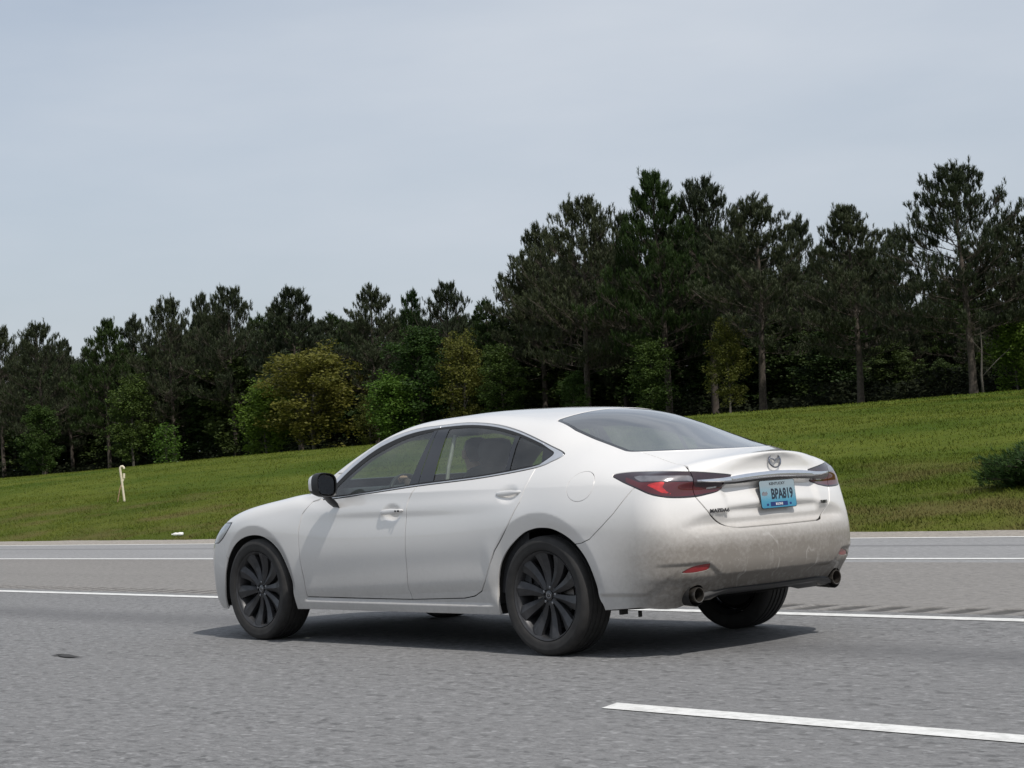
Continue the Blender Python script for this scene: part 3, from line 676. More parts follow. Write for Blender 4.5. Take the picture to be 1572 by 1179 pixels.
# door handles
def handle(hx, hz, s, door, dots):
    bm = bmesh.new(); rings = []
    for i in range(15):
        t = i/14; x = hx+.112-.224*t; z = hz+.004+.012*t; r = (.010+.007*math.sin(math.pi*min(1, t*1.15+.05)))*(1 if 0 < i < 14 else .45)
        yy = ys(x, hz+.04)+.004+.018*math.sin(math.pi*t)**.5
        rings.append([bm.verts.new((x, s*(yy+.006*math.cos(a)), z+r*math.sin(a))) for a in [2*math.pi*k/12 for k in range(12)]])
    for i in range(14):
        for k in range(12): bm.faces.new((rings[i][k], rings[i][(k+1)%12], rings[i+1][(k+1)%12], rings[i+1][k]))
    bm.faces.new(rings[0]); bm.faces.new(rings[-1]); bmesh.ops.recalc_face_normals(bm, faces=bm.faces[:])
    o = smooth_obj('door_handle', bm, M['paint'], door, 50)
    if dots:
        bm = bmesh.new()
        for dx in (-.060,-.088): tube(bm, [(hx+dx, s*(ys(hx+dx, hz+.04)+.020), hz+.012), (hx+dx, s*(ys(hx+dx, hz+.04)+.0285), hz+.012)], .006, 10)
        obj('lock_button', bm, M['black'], door)
for k, s in ((0, 1), (1, -1)):
    handle(HANDLES[0][0], HANDLES[0][1], s, FDO[k], True); handle(HANDLES[1][0], HANDLES[1][1], s, RDO[k], False)
# mirrors
def superell(a, b, n, k, N): 
    t = 2*math.pi*k/N; c, s_ = math.cos(t), math.sin(t); return (a*abs(c)**(2/n)*(1 if c >= 0 else -1), b*abs(s_)**(2/n)*(1 if s_ >= 0 else -1))
def mirror(s):
    cx, cy, cz = 1.915, .998, 1.032
    root = None
    bm = bmesh.new(); rings = []; N = 28
    for (dx, a, b, oy) in ((-.055,.072,.070,0),(-.062,.077,.076,0),(-.045,.080,.078,0)):
        rings.append([bm.verts.new((cx+dx, s*(cy+oy+superell(a, b, 3.2, k, N)[0]), cz+superell(a, b, 3.2, k, N)[1]+.10*superell(a, b, 3.2, k, N)[0])) for k in range(N)])
    for (dx, a, b, oy, dz) in ((0,.080,.077,.003,0),(.04,.070,.064,.006,-.001),(.066,.048,.042,.006,-.003),(.078,.02,.012,.006,-.004)):
        rings.append([bm.verts.new((cx+dx, s*(cy+oy+superell(a, b, 2.8, k, N)[0]), cz+dz+superell(a, b, 2.8, k, N)[1]+.10*superell(a, b, 2.8, k, N)[0])) for k in range(N)])
    capf = []
    for i in range(len(rings)-1):
        for k in range(N):
            f = bm.faces.new((rings[i][k], rings[i][(k+1)%N], rings[i+1][(k+1)%N], rings[i+1][k]))
            zc_ = sum(v.co.z for v in f.verts)/4
            if i >= 3 and zc_ > cz-.028: f.material_index = 1
    f = bm.faces.new(rings[-1]); f.material_index = 1
    bmesh.ops.recalc_face_normals(bm, faces=bm.faces[:])
    o = smooth_obj('door_mirror', bm, M['black'], CAR, 60); o.data.materials.append(M['paint'])
    bm = bmesh.new(); f = [bm.verts.new((cx-.048, s*(cy+superell(.062,.062,3.2,k,N)[0]), cz+superell(.062,.062,3.2,k,N)[1]+.10*superell(.062,.062,3.2,k,N)[0])) for k in range(N)]; bm.faces.new(f if s > 0 else f[::-1])
    m_ = o_ = obj('mirror_glass', bm, M['mirror'], o)
    bm = bmesh.new()   # stalk
    rings = []
    for (x, y, z, a, b) in ((cx+.000, cy-.01, cz-.055, .055, .070), (cx-.004, cy-.040, cz-.080, .058, .075), (cx-.004, cy-.065, cz-.105, .058, .060), (cx-.004, cy-.085, cz-.130, .050, .040), (cx-.004, cy-.105, cz-.150, .034, .026), (cx-.004, cy-.13, cz-.152, .024, .016)):
        rings.append([bm.verts.new((x+a*math.cos(t), s*(y+b*.55*math.sin(t)), z+b*.30*math.sin(t+.6))) for t in [2*math.pi*k/12 for k in range(12)]])
    for i in range(len(rings)-1):
        for k in range(12): bm.faces.new((rings[i][k], rings[i][(k+1)%12], rings[i+1][(k+1)%12], rings[i+1][k]))
    bm.faces.new(rings[0]); bm.faces.new(rings[-1]); bmesh.ops.recalc_face_normals(bm, faces=bm.faces[:])
    smooth_obj('mirror_stalk', bm, M['black'], o, 60)
mm = Mat('mirror_silver'); mm.set(Base_Color=(.22,.23,.25,1), Roughness=.03, Metallic=1.0); M['mirror'] = mm.m
mirror(1); mirror(-1)
# aerial fin is not on this roof; sill-level jack cover and body drip are in the panels

# ------------------------------------------------------------------ wheels
def make_wheel(cx, cy, s, rot, weight=False):
    """s = +1 left side; outer face towards +y*s"""
    W4 = Matrix.Translation((cx, cy, .343)) @ Matrix.Rotation(rot, 4, 'Y') @ Matrix.Diagonal((1, s, 1, 1))
    def fin(name, bm, mat, parent, auto=35):
        if s < 0: bmesh.ops.reverse_faces(bm, faces=bm.faces[:])
        bm.transform(W4); return smooth_obj(name, bm, mat, parent, auto)
    bm = bmesh.new(); lathe(bm, [(.247,.0985),(.2555,.1065),(.2575,.1035),(.2565,.098),(.251,.094),(.246,.090),(.238,.078),(.228,.02),(.224,-.09),(.25,-.108)], seg=72)
    rim = fin('wheel', bm, M['alloy'], CAR, 40)
    bm = bmesh.new(); pr = [(.2565,.096),(.2585,.103),(.263,.108),(.272,.1125),(.285,.1155),(.300,.1155),(.305,.117),(.309,.1165),(.320,.113),(.331,.106),(.338,.097),(.3415,.086)]
    for g in (.055,.018,-.018,-.055): pr += [(.3432,g+.007),(.3365,g+.005),(.3365,g-.005),(.3432,g-.007)]
    pr += [(.3415,-.086),(.337,-.099),(.325,-.112),(.30,-.118),(.27,-.115),(.255,-.105)]
    lathe(bm, pr, seg=96); fin('tyre', bm, M['tyre'], rim, 38)
    for k in range(10):
        bm = bmesh.new(); a0 = 2*math.pi*k/10; rows = []
        for i in range(11):
            t = i/10; r = .040+.206*t; hw = .0168+.032*t**1.2; yf = .074-.010*math.sin(math.pi*min(1, t*1.1))+.018*t**2
            tw = .10*math.sin(math.pi*t)*(1 if k % 2 else .7); sec = []
            for (u, d) in ((-1,-.030),(-.94,-.006),(-.35,-.001),(.05,.003),(.55,-.005),(.96,-.013),(1,-.034)):
                ang = a0+tw*.35+max(-.29, min(.29, (u*hw)/max(r, .03))); sec.append(bm.verts.new((r*math.cos(ang), yf+d, r*math.sin(ang))))
            rows.append(sec)
        for i in range(10):
            for j in range(6): bm.faces.new((rows[i][j+1], rows[i][j], rows[i+1][j], rows[i+1][j+1]))
        fin('spoke', bm, M['alloy'], rim, 28)
    bm = bmesh.new(); lathe(bm, [(.060,.030),(.060,.062),(.056,.068),(.050,.069),(.034,.067),(.032,.064),(.0015,.066)][::-1], seg=36); fin('hub', bm, M['alloy'], rim)
    bm = bmesh.new(); lathe(bm, [(.0015,.0735),(.020,.0730),(.0275,.0705),(.029,.064)], seg=28); cap = fin('hub_cap', bm, M['gloss'], rim)
    e4 = W4 @ Matrix.Translation((0,.0745,0)) @ Matrix(((-1,0,0,0),(0,0,1,0),(0,1,0,0),(0,0,0,1)))
    emblem('hub_emblem', M['lug'], rim, e4, .036, .028, .0022)
    for k in range(5):
        a = 2*math.pi*(k+.25)/5; bm = bmesh.new(); lathe(bm, [(.0015,.066),(.0075,.065),(.0095,.058),(.0095,.04)], seg=10, c=(.0475*math.cos(a), .0045, .0475*math.sin(a))); fin('lug_nut', bm, M['lug'], rim)
    bm = bmesh.new(); lathe(bm, [(.055,.010),(.060,.018),(.150,.018),(.151,.010),(.150,-.004),(.06,-.006)], seg=48); fin('brake_disc', bm, M['steel'], rim)
    bm = bmesh.new(); add_box(bm, (.150,.008,.03), (.055,.060,.13), bevel=.012); fin('caliper', bm, M['alloy_dark'], rim)
    bm = bmesh.new(); lathe(bm, [(.226,-.02),(.20,-.05),(.10,-.06),(.002,-.06)], seg=32); fin('wheel_backing', bm, M['alloy_dark'], rim)
    if weight:
        bm = bmesh.new(); add_box(bm, (.218,.055,.028), (.006,.012,.020), bevel=.002); fin('balance_weight', bm, M['lampwhite'], rim)
    return rim
make_wheel(RW, .788, 1, math.radians(-9), True); make_wheel(FW, .790, 1, math.radians(6)); make_wheel(RW, -.788, -1, .3); make_wheel(FW, -.790, -1, .7)
# ------------------------------------------------------------------ wheel liners and floor
for cx, arch in ((RW, rear_arch), (FW, front_arch)):
    for s in (1, -1):
        bm = bmesh.new(); pts = [p for p in arch if p[1] > .262]; rws = []
        for (yy, g) in ((.893,.004),(.86,.012),(.60,.020),(.56,.022)):
            rws.append([bm.verts.new((cx+(p[0]-cx)*(1+g*2), s*min(yy, max(.60, ys(p[0], max(p[1], .30))-.022)), .34+(p[1]-.34)*(1+g*1.5))) for p in pts])
        for i in range(3):
            for k in range(len(pts)-1): bm.faces.new((rws[i][k], rws[i][k+1], rws[i+1][k+1], rws[i+1][k]))
        bm.faces.new(rws[3]); obj('wheel_liner', bm, M['under'], CAR)
bm = bmesh.new()
for (x0, x1, w, zc) in ((-.80,-.47,.42,.365),(-.468,.430,.55,.30),(.45,2.38,.845,.25),(2.40,3.31,.55,.27),(3.312,3.50,.55,.27)):
    add_box(bm, ((x0+x1)/2,0,zc), (x1-x0, 2*w, .05))
add_box(bm, (1.5,0,.198), (1.8,.16,.06), bevel=.02)
tube(bm, [(-.78,.58,.335),(-.5,.42,.29),(0,.3,.24)], .03, 10); tube(bm, [(-.78,-.58,.335),(-.5,-.42,.29),(0,-.3,.24)], .03, 10)
tube(bm, [(0,-.7,.26),(0,0,.22),(0,.7,.26)], .03, 8)
obj('underbody', bm, M['under'], CAR)
bm = bmesh.new(); add_box(bm, (-.52,.66,.232), (.012,.02,.035)); add_box(bm, (-.49,.76,.252), (.02,.05,.03)); obj('tow_bracket', bm, M['under'], CAR)
# ------------------------------------------------------------------ cabin
def lump(name, secs, mat, parent, n=2.6, N=20):
    """stacked superellipse sections: (centre, half x, half y)"""
    bm = bmesh.new(); rings = []
    for (c, a, b) in secs: rings.append([bm.verts.new((c[0]+superell(a, b, n, k, N)[0], c[1]+superell(a, b, n, k, N)[1], c[2])) for k in range(N)])
    for i in range(len(rings)-1):
        for k in range(N): bm.faces.new((rings[i][k], rings[i][(k+1)%N], rings[i+1][(k+1)%N], rings[i+1][k]))
    bm.faces.new(rings[0][::-1]); bm.faces.new(rings[-1]); bmesh.ops.recalc_face_normals(bm, faces=bm.faces[:])
    return smooth_obj(name, bm, mat, parent, 60)
for y in (.37, -.37):
    seat = lump('front_seat', [((1.13,y,.50),.08,.22),((1.10,y,.60),.11,.26),((1.04,y,.85),.09,.26),((.98,y,1.02),.075,.235),((.96,y,1.09),.05,.18),((.955,y,1.11),.02,.10)], M['cloth'], CAR)
    lump('seat_cushion', [((1.40,y,.36),.26,.25),((1.40,y,.46),.28,.26),((1.40,y,.52),.25,.22)], M['cloth'], seat)
    lump('headrest', [((.935,y,1.095),.035,.10),((.93,y,1.13),.055,.13),((.925,y,1.20),.055,.135),((.925,y,1.255),.04,.11),((.93,y,1.27),.015,.06)], M['cloth'], seat)
    lump('headrest_post', [((.945,y-.0,1.06),.01,.07),((.94,y,1.12),.01,.07)], M['steel'], seat)
rs = lump('rear_seat', [((.17,0,.45),.10,.62),((.10,0,.60),.12,.64),((-.02,0,.90),.09,.62),((-.07,0,.99),.06,.58)], M['cloth'], CAR)
for y in (.34, -.34): lump('headrest', [((-.09,y,.98),.03,.09),((-.10,y,1.03),.05,.12),((-.11,y,1.10),.04,.11),((-.11,y,1.12),.02,.08)], M['cloth'], rs)
lump('rear_cushion', [((.40,0,.36),.26,.64),((.40,0,.48),.26,.64)], M['cloth'], rs)
lump('parcel_shelf', [((-.35,0,.985),.26,.60),((-.35,0,1.0),.26,.60)], M['cloth'], CAR, 6)
dash = lump('dashboard', [((2.12,0,.60),.22,.74),((2.10,0,.84),.24,.75),((2.13,0,.955),.20,.71),((2.14,0,.992),.15,.66),((2.15,0,1.0),.08,.6)], M['black'], CAR, 5)
lump('instrument_hood', [((1.93,.37,.90),.08,.17),((1.93,.37,.975),.06,.15),((1.95,.37,1.00),.03,.11)], M['black'], dash)
for s in (1, -1):
    bm = bmesh.new()
    for a, b in (((1.95,.60),(1.12,.62)),): pass
    zb2 = lambda x: float(np.interp(x, [.1,.55,1.1,1.56,1.9,2.2], [1.078,1.040,1.006,.972,.952,.940]))
    rws = [[bm.verts.new((x, s*((ys(x, .80)-dy) if z0 < 1 else (ys(x, zb2(x))-dy)), z0 if z0 < 1 else zb2(x)+dz)) for x in np.linspace(2.2, .16, 22)] for z0, dy, dz in ((.35,.08,0),(.60,.08,0),(.86,.08,0),(1.,.060,-.05),(1.,.045,-.008))]
    rws.append([bm.verts.new((x, s*(ys(x, zb2(x))-.020), zb2(x)+(.002 if s > 0 else .020))) for x in np.linspace(2.2, .16, 22)])
    for i in range(5):
        for k in range(21): bm.faces.new((rws[i][k], rws[i][k+1], rws[i+1][k+1], rws[i+1][k]))
    obj('door_card', bm, M['cloth'], CAR)
    bm = bmesh.new(); tube(bm, [(1.02,s*.62,1.30),(1.03,s*.68,1.10),(1.05,s*.72,.80)], .012, 6); obj('seat_belt', bm, M['cream'], CAR)
    # cream pillar linings
    bm = bmesh.new()
    for pts in ([(.15,.60,1.24),(-.02,.66,1.10),(-.1,.66,1.02),(.16,.72,1.02)],):
        f = [bm.verts.new((x, s*y, z)) for x, y, z in pts]; bm.faces.new(f)
    obj('pillar_lining', bm, M['cream'], CAR)
swm = bmesh.new(); R4 = Matrix.Translation((1.76,.37,.90)) @ Matrix.Rotation(math.radians(-66), 4, 'Y')
rg = []
for k in range(32):
    a = 2*math.pi*k/32; rg.append([swm.verts.new(R4 @ Vector(((.18+.014*math.cos(b))*math.cos(a), (.18+.014*math.cos(b))*math.sin(a), .014*math.sin(b)))) for b in [2*math.pi*q/8 for q in range(8)]])
for k in range(32):
    for q in range(8): swm.faces.new((rg[k][q], rg[(k+1)%32][q], rg[(k+1)%32][(q+1)%8], rg[k][(q+1)%8]))
add_box(swm, R4 @ Vector((0,0,-.01)), (.10,.12,.04), R4.to_3x3().to_4x4()); tube(swm, [R4 @ Vector((-.0,.17,0)), R4 @ Vector((0,-.17,0))], .012, 6)
tube(swm, [(1.78,.37,.90),(2.0,.37,.84)], .03, 8)
smooth_obj('steering_wheel', swm, M['black'], CAR, 50)
bm = bmesh.new(); add_box(bm, (1.62,0,1.335), (.03,.22,.06), bevel=.01); tube(bm, [(1.64,0,1.34),(1.70,0,1.345)], .012, 6); obj('inside_mirror', bm, M['black'], CAR)
# ------------------------------------------------------------------ the driver: one skinned body
def person():
    me = bpy.data.meshes.new('person'); J = {}
    pts = dict(pel=(1.24,.37,.58,.14), wst=(1.18,.37,.74,.125), chs=(1.13,.37,.92,.135), nck=(1.115,.37,1.06,.052), jaw=(1.135,.37,1.125,.062), hed=(1.130,.37,1.185,.085), crn=(1.120,.37,1.245,.070),
        lsh=(1.14,.53,1.00,.060), lel=(1.36,.60,.84,.040), lwr=(1.60,.50,.985,.028), lha=(1.70,.47,1.03,.030), rsh=(1.14,.21,1.00,.060), rel=(1.36,.15,.84,.040), rwr=(1.58,.20,.93,.028), rha=(1.67,.23,.97,.030),
        lhp=(1.27,.47,.55,.085), lkn=(1.68,.50,.62,.062), lft=(1.98,.48,.34,.045), rhp=(1.27,.27,.55,.085), rkn=(1.68,.25,.62,.062), rft=(1.98,.24,.34,.045))
    E_ = [('pel','wst'),('wst','chs'),('chs','nck'),('nck','jaw'),('jaw','hed'),('hed','crn'),('chs','lsh'),('lsh','lel'),('lel','lwr'),('lwr','lha'),('chs','rsh'),('rsh','rel'),('rel','rwr'),('rwr','rha'),('pel','lhp'),('lhp','lkn'),('lkn','lft'),('pel','rhp'),('rhp','rkn'),('rkn','rft')]
    ks = list(pts); ix = {k: i for i, k in enumerate(ks)}
    me.from_pydata([pts[k][:3] for k in ks], [(ix[a], ix[b]) for a, b in E_], [])
    o = bpy.data.objects.new('person', me); COL.objects.link(o)
    sk = o.modifiers.new('skin', 'SKIN'); ss = o.modifiers.new('sub', 'SUBSURF'); ss.levels = ss.render_levels = 2
    for i, k in enumerate(ks): me.skin_vertices[0].data[i].radius = (pts[k][3], pts[k][3]); me.skin_vertices[0].data[i].use_root = (k == 'pel')
    dg = bpy.context.evaluated_depsgraph_get(); m2 = bpy.data.meshes.new_from_object(o.evaluated_get(dg)); m2.name = 'person'
    bpy.data.objects.remove(o)
    m2.materials.clear(); m2.materials.append(M['shirt']); m2.materials.append(M['skin'])
    for p in m2.polygons:
        c = p.center; p.use_smooth = True
        if c.z > 1.075 or (c.x > 1.50 and c.z > .80): p.material_index = 1
    return link(bpy.data.objects.new('person', m2))
DRV = person(); tag(DRV, 'driver in a dark shirt sitting at the wheel of the white sedan', 'person')
# hair, ears, nose and fingers
hr = lump('hair', [((1.085,.37,1.13),.040,.070),((1.09,.37,1.18),.072,.086),((1.095,.37,1.225),.082,.088),((1.10,.37,1.262),.068,.072),((1.105,.37,1.282),.03,.035)], M['hair'], DRV, 2.2)
bm = bmesh.new()
for s in (1, -1): add_box(bm, (1.135,.37+s*.082,1.178), (.035,.016,.055), bevel=.006)
tube(bm, [(1.205,.37,1.20),(1.228,.37,1.175),(1.20,.37,1.165)], [.010,.013,.008], 8)
obj('ear_and_nose', bm, M['skin'], DRV, smooth=True)
for (hx, hy, hz, s) in ((1.705,.475,1.035,1),(1.675,.235,.975,-1)):
    for k in range(5):
        bm = bmesh.new(); dy = (k-1.5)*.019; l = (.062,.072,.068,.055,.045)[k]
        p0 = Vector((hx, hy+dy*.8, hz+.004)); d = Vector((.6,-.1*s,.35)).normalized()
        if k == 4: p0 = Vector((hx-.02, hy-.03*s, hz-.008)); d = Vector((.7,-.5*s,-.2)).normalized()
        tube(bm, [p0, p0+d*l*.5, p0+d*l*.75+Vector((.01,0,-.018)), p0+d*l*.6+Vector((.0,0,-.038))], [.010,.009,.0085,.006], 8); smooth_obj('finger', bm, M['skin'], DRV)
# ------------------------------------------------------------------ terrain and road
def terr(x, y):
    """height of the ground; flat under the road, a long bank rising beyond it"""
    d = np.maximum(-np.asarray(y, float)-10.95, 0); x = np.asarray(x, float)
    A = np.interp(x, [0,44,65,99,150,230], [3.25,3.07,2.72,1.95,1.50,1.2])/.881
    z = A*(1-np.exp(-d/30))+.04*np.sin(x*.23+1)*np.sin(y*.31)*np.clip(d/10, 0, 1)+.012*np.sin(x*1.3)*np.sin(y*1.7+.5)*np.clip(d/3, 0, 1)
    return z-.06*(d <= 0)-.035*np.exp(-d/.5)*(d > 0)
def grid(name, xs, ys_, fz, mat, kind='structure', smooth=True):
    X, Y = np.meshgrid(xs, ys_, indexing='ij'); Z = fz(X, Y); V = np.stack([X.ravel(), Y.ravel(), Z.ravel()], 1)
    nx, ny = len(xs), len(ys_); i, j = np.meshgrid(np.arange(nx-1), np.arange(ny-1), indexing='ij'); a = (i*ny+j).ravel()
    F = np.stack([a, a+ny, a+ny+1, a+1], 1); o = mesh_np(name, V, F, mat, smooth=smooth)
    if kind: o['kind'] = kind
    return o
def grass_mat():
    m = Mat('verge_grass'); v = m.coord('Object'); n1 = m.noise(v, .16, 5, .6); n2 = m.noise(v, 1.1, 5, .65); n3 = m.noise(m.coord('Object', (1,1,1)), 7, 5, .7); n4 = m.noise(v, .5, 4, .6)
    c = m.ramp(n2, [(.25, (.054,.074,.010)), (.5, (.080,.102,.014)), (.75, (.105,.120,.020))])
    c = m.mix(m.maprange(n1, .46, .62, 0, .9), c, (.044,.072,.007))
    s = m.sep(v); near = m.maprange(m.math('ADD', s[1], m.math('MULTIPLY', n4, 6)), -17.5, -10, 0, 1, True)
    c = m.mix(m.math('MULTIPLY', m.maprange(n4, .46, .62, 0, .75), near), c, (.105,.088,.034))
    c = m.mix(m.math('MULTIPLY', near, .25), c, (.08,.08,.022))
    c = m.mix(m.maprange(n3, .55, .78, 0, .35), c, (.020,.040,.008)); m.base(c); m.set(Roughness=.95); m.b.inputs['Specular IOR Level'].default_value = .05
    m.bump(m.math('ADD', n3, m.math('MULTIPLY', n2, 2)), .7, .06); return m.m
M['grass'] = grass_mat()
def asphalt(name, tone, warm=0.0, speck=1.0):
    m = Mat(name); v = m.coord('Object'); s = m.sep(v)
    vs_ = m.coord('Object', (.42,1,1))
    n0 = m.noise(v, .35, 4, .6); n1 = m.noise(m.coord('Object', (.12,1,1)), 1.3, 4, .6); n2 = m.noise(vs_, 26, 4, .75); n3 = m.noise(vs_, 75, 3, .8); n4 = m.noise(vs_, 48, 2, .6)
    k = lambda f: (tone*f*(1+warm), tone*f, tone*f*(1-warm*1.3))
    c = m.ramp(n2, [(.28, k(.36)), (.42, k(.85)), (.56, k(1.08)), (.72, k(1.65))])
    c = m.mix(m.maprange(n3, .58, .70, 0, .7*speck), c, k(1.9)); c = m.mix(m.maprange(n3, .42, .31, 0, .85*speck), c, k(.30)); c = m.mix(m.maprange(n4, .40, .30, 0, .7*speck), c, k(.36))
    n5 = m.noise(m.coord('Object', (.75,1,1), (3,7,0)), 15, 2, .55, .4); n6 = m.noise(m.coord('Object', (.75,1,1), (9,2,0)), 21, 2, .5)
    c = m.mix(m.maprange(n5, .44, .34, 0, .80*speck), c, k(.38)); c = m.mix(m.maprange(n6, .58, .70, 0, .75*speck), c, k(1.85))
    c = m.mix(m.maprange(n0, .3, .7, 0, .35), c, k(.80)); c = m.mix(m.maprange(n1, .35, .65, 0, .28), c, k(1.22))
    return m, c, s, n2, n3, n0
m, c, s, n2, n3, n0 = asphalt('lane_asphalt', .185)
# oil-darkened strip along the middle of the lane, polished wheel tracks either side
mid = m.math('ABSOLUTE', m.math('ADD', m.math('ADD', s[1], -.02), m.math('MULTIPLY', m.math('SUBTRACT', n0, .5), .5)))
c = m.mix(m.maprange(mid, .62, .0, 0, .52, True), c, (.095,.095,.098)); m.base(c); m.set(Roughness=.82); m.b.inputs['Specular IOR Level'].default_value = .35
m.bump(m.math('ADD', n2, n3), .75, .012); M['lane'] = m.m
m, c, s, n2, n3, n0 = asphalt('shoulder_asphalt', .180, .05, .55); m.base(c); m.set(Roughness=.88); m.bump(n2, .4, .006); M['shoulder'] = m.m
m, c, s, n2, n3, n0 = asphalt('far_lane_asphalt', .225, .0, .4)
seam = m.math('ABSOLUTE', m.math('ADD', s[1], 8.35)); c = m.mix(m.maprange(seam, .16, .04, 0, .55, True), c, (.085,.085,.088)); m.base(c); m.set(Roughness=.85); m.bump(n2, .4, .006); M['farlane'] = m.m
m, c, s, n2, n3, n0 = asphalt('edge_gravel', .29, .10, .9); m.base(c); m.set(Roughness=.95); m.bump(n3, .9, .02); M['gravel'] = m.m
def line_mat():
    m = Mat('road_paint'); v = m.coord('Object'); n = m.noise(v, 14, 5, .7); n2 = m.noise(v, 90, 3, .7); n3 = m.noise(v, 3, 3)
    c = m.ramp(n, [(.30, (.46,.46,.44)), (.55, (.66,.66,.64)), (.8, (.74,.74,.72))]); c = m.mix(m.maprange(m.math('ADD', n2, m.math('MULTIPLY', n3, .3)), .83, .92, 0, .8), c, (.18,.18,.18))
    m.base(c); m.set(Roughness=.7); m.bump(n2, .4, .004); return m.m
M['line'] = line_mat()
XS = np.unique(np.concatenate([np.linspace(-30, 120, 301), np.linspace(120, 700, 60), np.linspace(-400, -30, 40)]))
YS = np.unique(np.concatenate([np.linspace(-1500, -140, 18), np.linspace(-140, -30, 90), np.linspace(-30, -10.9, 90), np.linspace(-10.9, 60, 6), np.linspace(60, 1500, 6)]))
XG = np.unique(np.concatenate([np.linspace(-3000, -400, 6), XS, np.linspace(700, 4000, 8)]))
ground = grid('ground', XG, YS, terr, M['grass'])
lx = np.linspace(-300, 700, 201)
edge = lambda x: -9.79+.010*x*(np.abs(x) < 400)
def strip(name, y0f, y1f, z, mat, xs=lx, n=2, kind='structure'):
    V = []; 
    for x in xs:
        for k in range(n): t = k/(n-1); V.append((x, y0f(x)*(1-t)+y1f(x)*t, z))
    V = np.array(V); a = (np.arange(len(xs)-1)[:, None]*n+np.arange(n-1)).ravel(); F = np.stack([a, a+n, a+n+1, a+1], 1)
    o = mesh_np(name, V, F, mat, smooth=False); o['kind'] = kind; return o
K = lambda c: (lambda x: c)
strip('road', K(-1.88), K(40.0), 0.0, M['lane'])
strip('hard_shoulder', K(-6.1), K(-2.30), 0.0, M['shoulder'])
strip('slip_road', lambda x: edge(x)-.05, K(-6.1), 0.0, M['farlane'])
gx = np.arange(-40, 120, .35)
strip('gravel_edge', lambda x: -10.96+.05*math.sin(x*.9)+.04*math.sin(x*2.3+1)+.03*math.sin(x*6.1), lambda x: edge(x)-.05, -.002, M['gravel'], gx)
strip('gravel_verge', lambda x: -11.0, lambda x: edge(x)-.05, -.012, M['gravel'])
# milled rumble strip: real scallops in their own band
def rz(X, Y):
    p = (X % .305)/.305; u = np.clip(1-np.abs(p-.5)/.32, 0, 1); e = np.clip((.195-np.abs(Y+2.09))/.03, 0, 1); fade = np.clip((40-X)/8, 0, 1)*np.clip((X+8)/1.0, 0, 1)
    return -.022*np.sqrt(u*(2-u))*e*fade
mr, c, s, n2, n3, n0 = asphalt('rumble_asphalt', .180, .05, .55); c = mr.mix(mr.maprange(s[2], -.002, -.012, 0, .78), c, (.030,.029,.028)); mr.base(c); mr.set(Roughness=.88); mr.bump(n2, .4, .006); M['rumble'] = mr.m  # groove shade is put into the colour, darker with depth
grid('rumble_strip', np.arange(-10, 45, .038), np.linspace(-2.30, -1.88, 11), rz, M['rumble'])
strip('rumble_strip', K(-2.30), K(-1.88), 0, M['shoulder'], np.linspace(44.98, 700, 20)); strip('rumble_strip', K(-2.30), K(-1.88), 0, M['shoulder'], np.linspace(-300, -10, 20))
strip('road_marking', K(-1.68), K(-1.53), .004, M['line'])
strip('road_marking', lambda x: -6.62+.020*min(max(x, -50), 60), lambda x: -6.47+.020*min(max(x, -50), 60), .004, M['line'])
strip('road_marking', lambda x: edge(x)+.02, lambda x: edge(x)+.15, .004, M['line'])
for x0 in (-4.9-12.2*1, -4.9, -4.9+12.2*1, -4.9+24.4):
    x1 = x0+3.05
    o = mesh_np('road_marking', [(x0,2.20,.004),(x1+.03,2.20,.004),(x1-.03,2.36,.004),(x0-.05,2.36,.004)], [(0,1,2,3)], M['line'], smooth=False); o['kind'] = 'structure'

# ------------------------------------------------------------------ vegetation
def leaf_mat(name, c0, c1, c2, rough=.6, trans=.25):
    m = Mat(name); oi = m.node('ShaderNodeObjectInfo'); geo_ = m.node('ShaderNodeNewGeometry'); v = m.coord('Object')
    n = m.noise(v, .55, 3, .6); r = m.math('ADD', m.math('MULTIPLY', geo_.outputs['Random Per Island'], .55), m.math('MULTIPLY', n, .45))
    c = m.ramp(r, [(.15, c0), (.5, c1), (.85, c2)])
    h = m.node('ShaderNodeHueSaturation'); m.l.new(c, h.inputs['Color']); m.l.new(m.maprange(oi.outputs['Random'], 0, 1, .48, .515), h.inputs['Hue']); m.l.new(m.maprange(oi.outputs['Random'], 0, 1, 1.2, .8), h.inputs['Value'])
    m.base(h.outputs['Color']); m.set(Roughness=rough); m.b.inputs['Specular IOR Level'].default_value = .18
    td = m.node('ShaderNodeBsdfTranslucent'); m.l.new(h.outputs['Color'], td.inputs['Color']); mx = m.node('ShaderNodeMixShader'); mx.inputs[0].default_value = trans
    m.l.new(m.b.outputs[0], mx.inputs[1]); m.l.new(td.outputs[0], mx.inputs[2]); m.l.new(mx.outputs[0], m.out.inputs['Surface']); return m.m
M['needle'] = leaf_mat('pine_needles', (.024,.034,.017), (.046,.060,.030), (.085,.100,.052))
M['needle2'] = leaf_mat('pine_needles_green', (.018,.034,.010), (.034,.062,.016), (.06,.095,.026))
M['olive'] = leaf_mat('olive_leaves', (.056,.068,.012), (.098,.108,.020), (.145,.150,.032), trans=.4)
M['spring'] = leaf_mat('spring_leaves', (.045,.085,.012), (.085,.150,.020), (.13,.21,.035), trans=.4)
M['midgreen'] = leaf_mat('green_leaves', (.022,.042,.010), (.042,.078,.016), (.070,.115,.024), trans=.35)
M['darkleaf'] = leaf_mat('dark_green_leaves', (.020,.036,.010), (.036,.060,.016), (.060,.090,.024), trans=.3)
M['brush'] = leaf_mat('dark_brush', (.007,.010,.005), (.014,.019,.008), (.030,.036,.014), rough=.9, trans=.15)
M['juniper'] = leaf_mat('juniper_sprays', (.010,.030,.008), (.022,.056,.012), (.05,.10,.022), trans=.2)
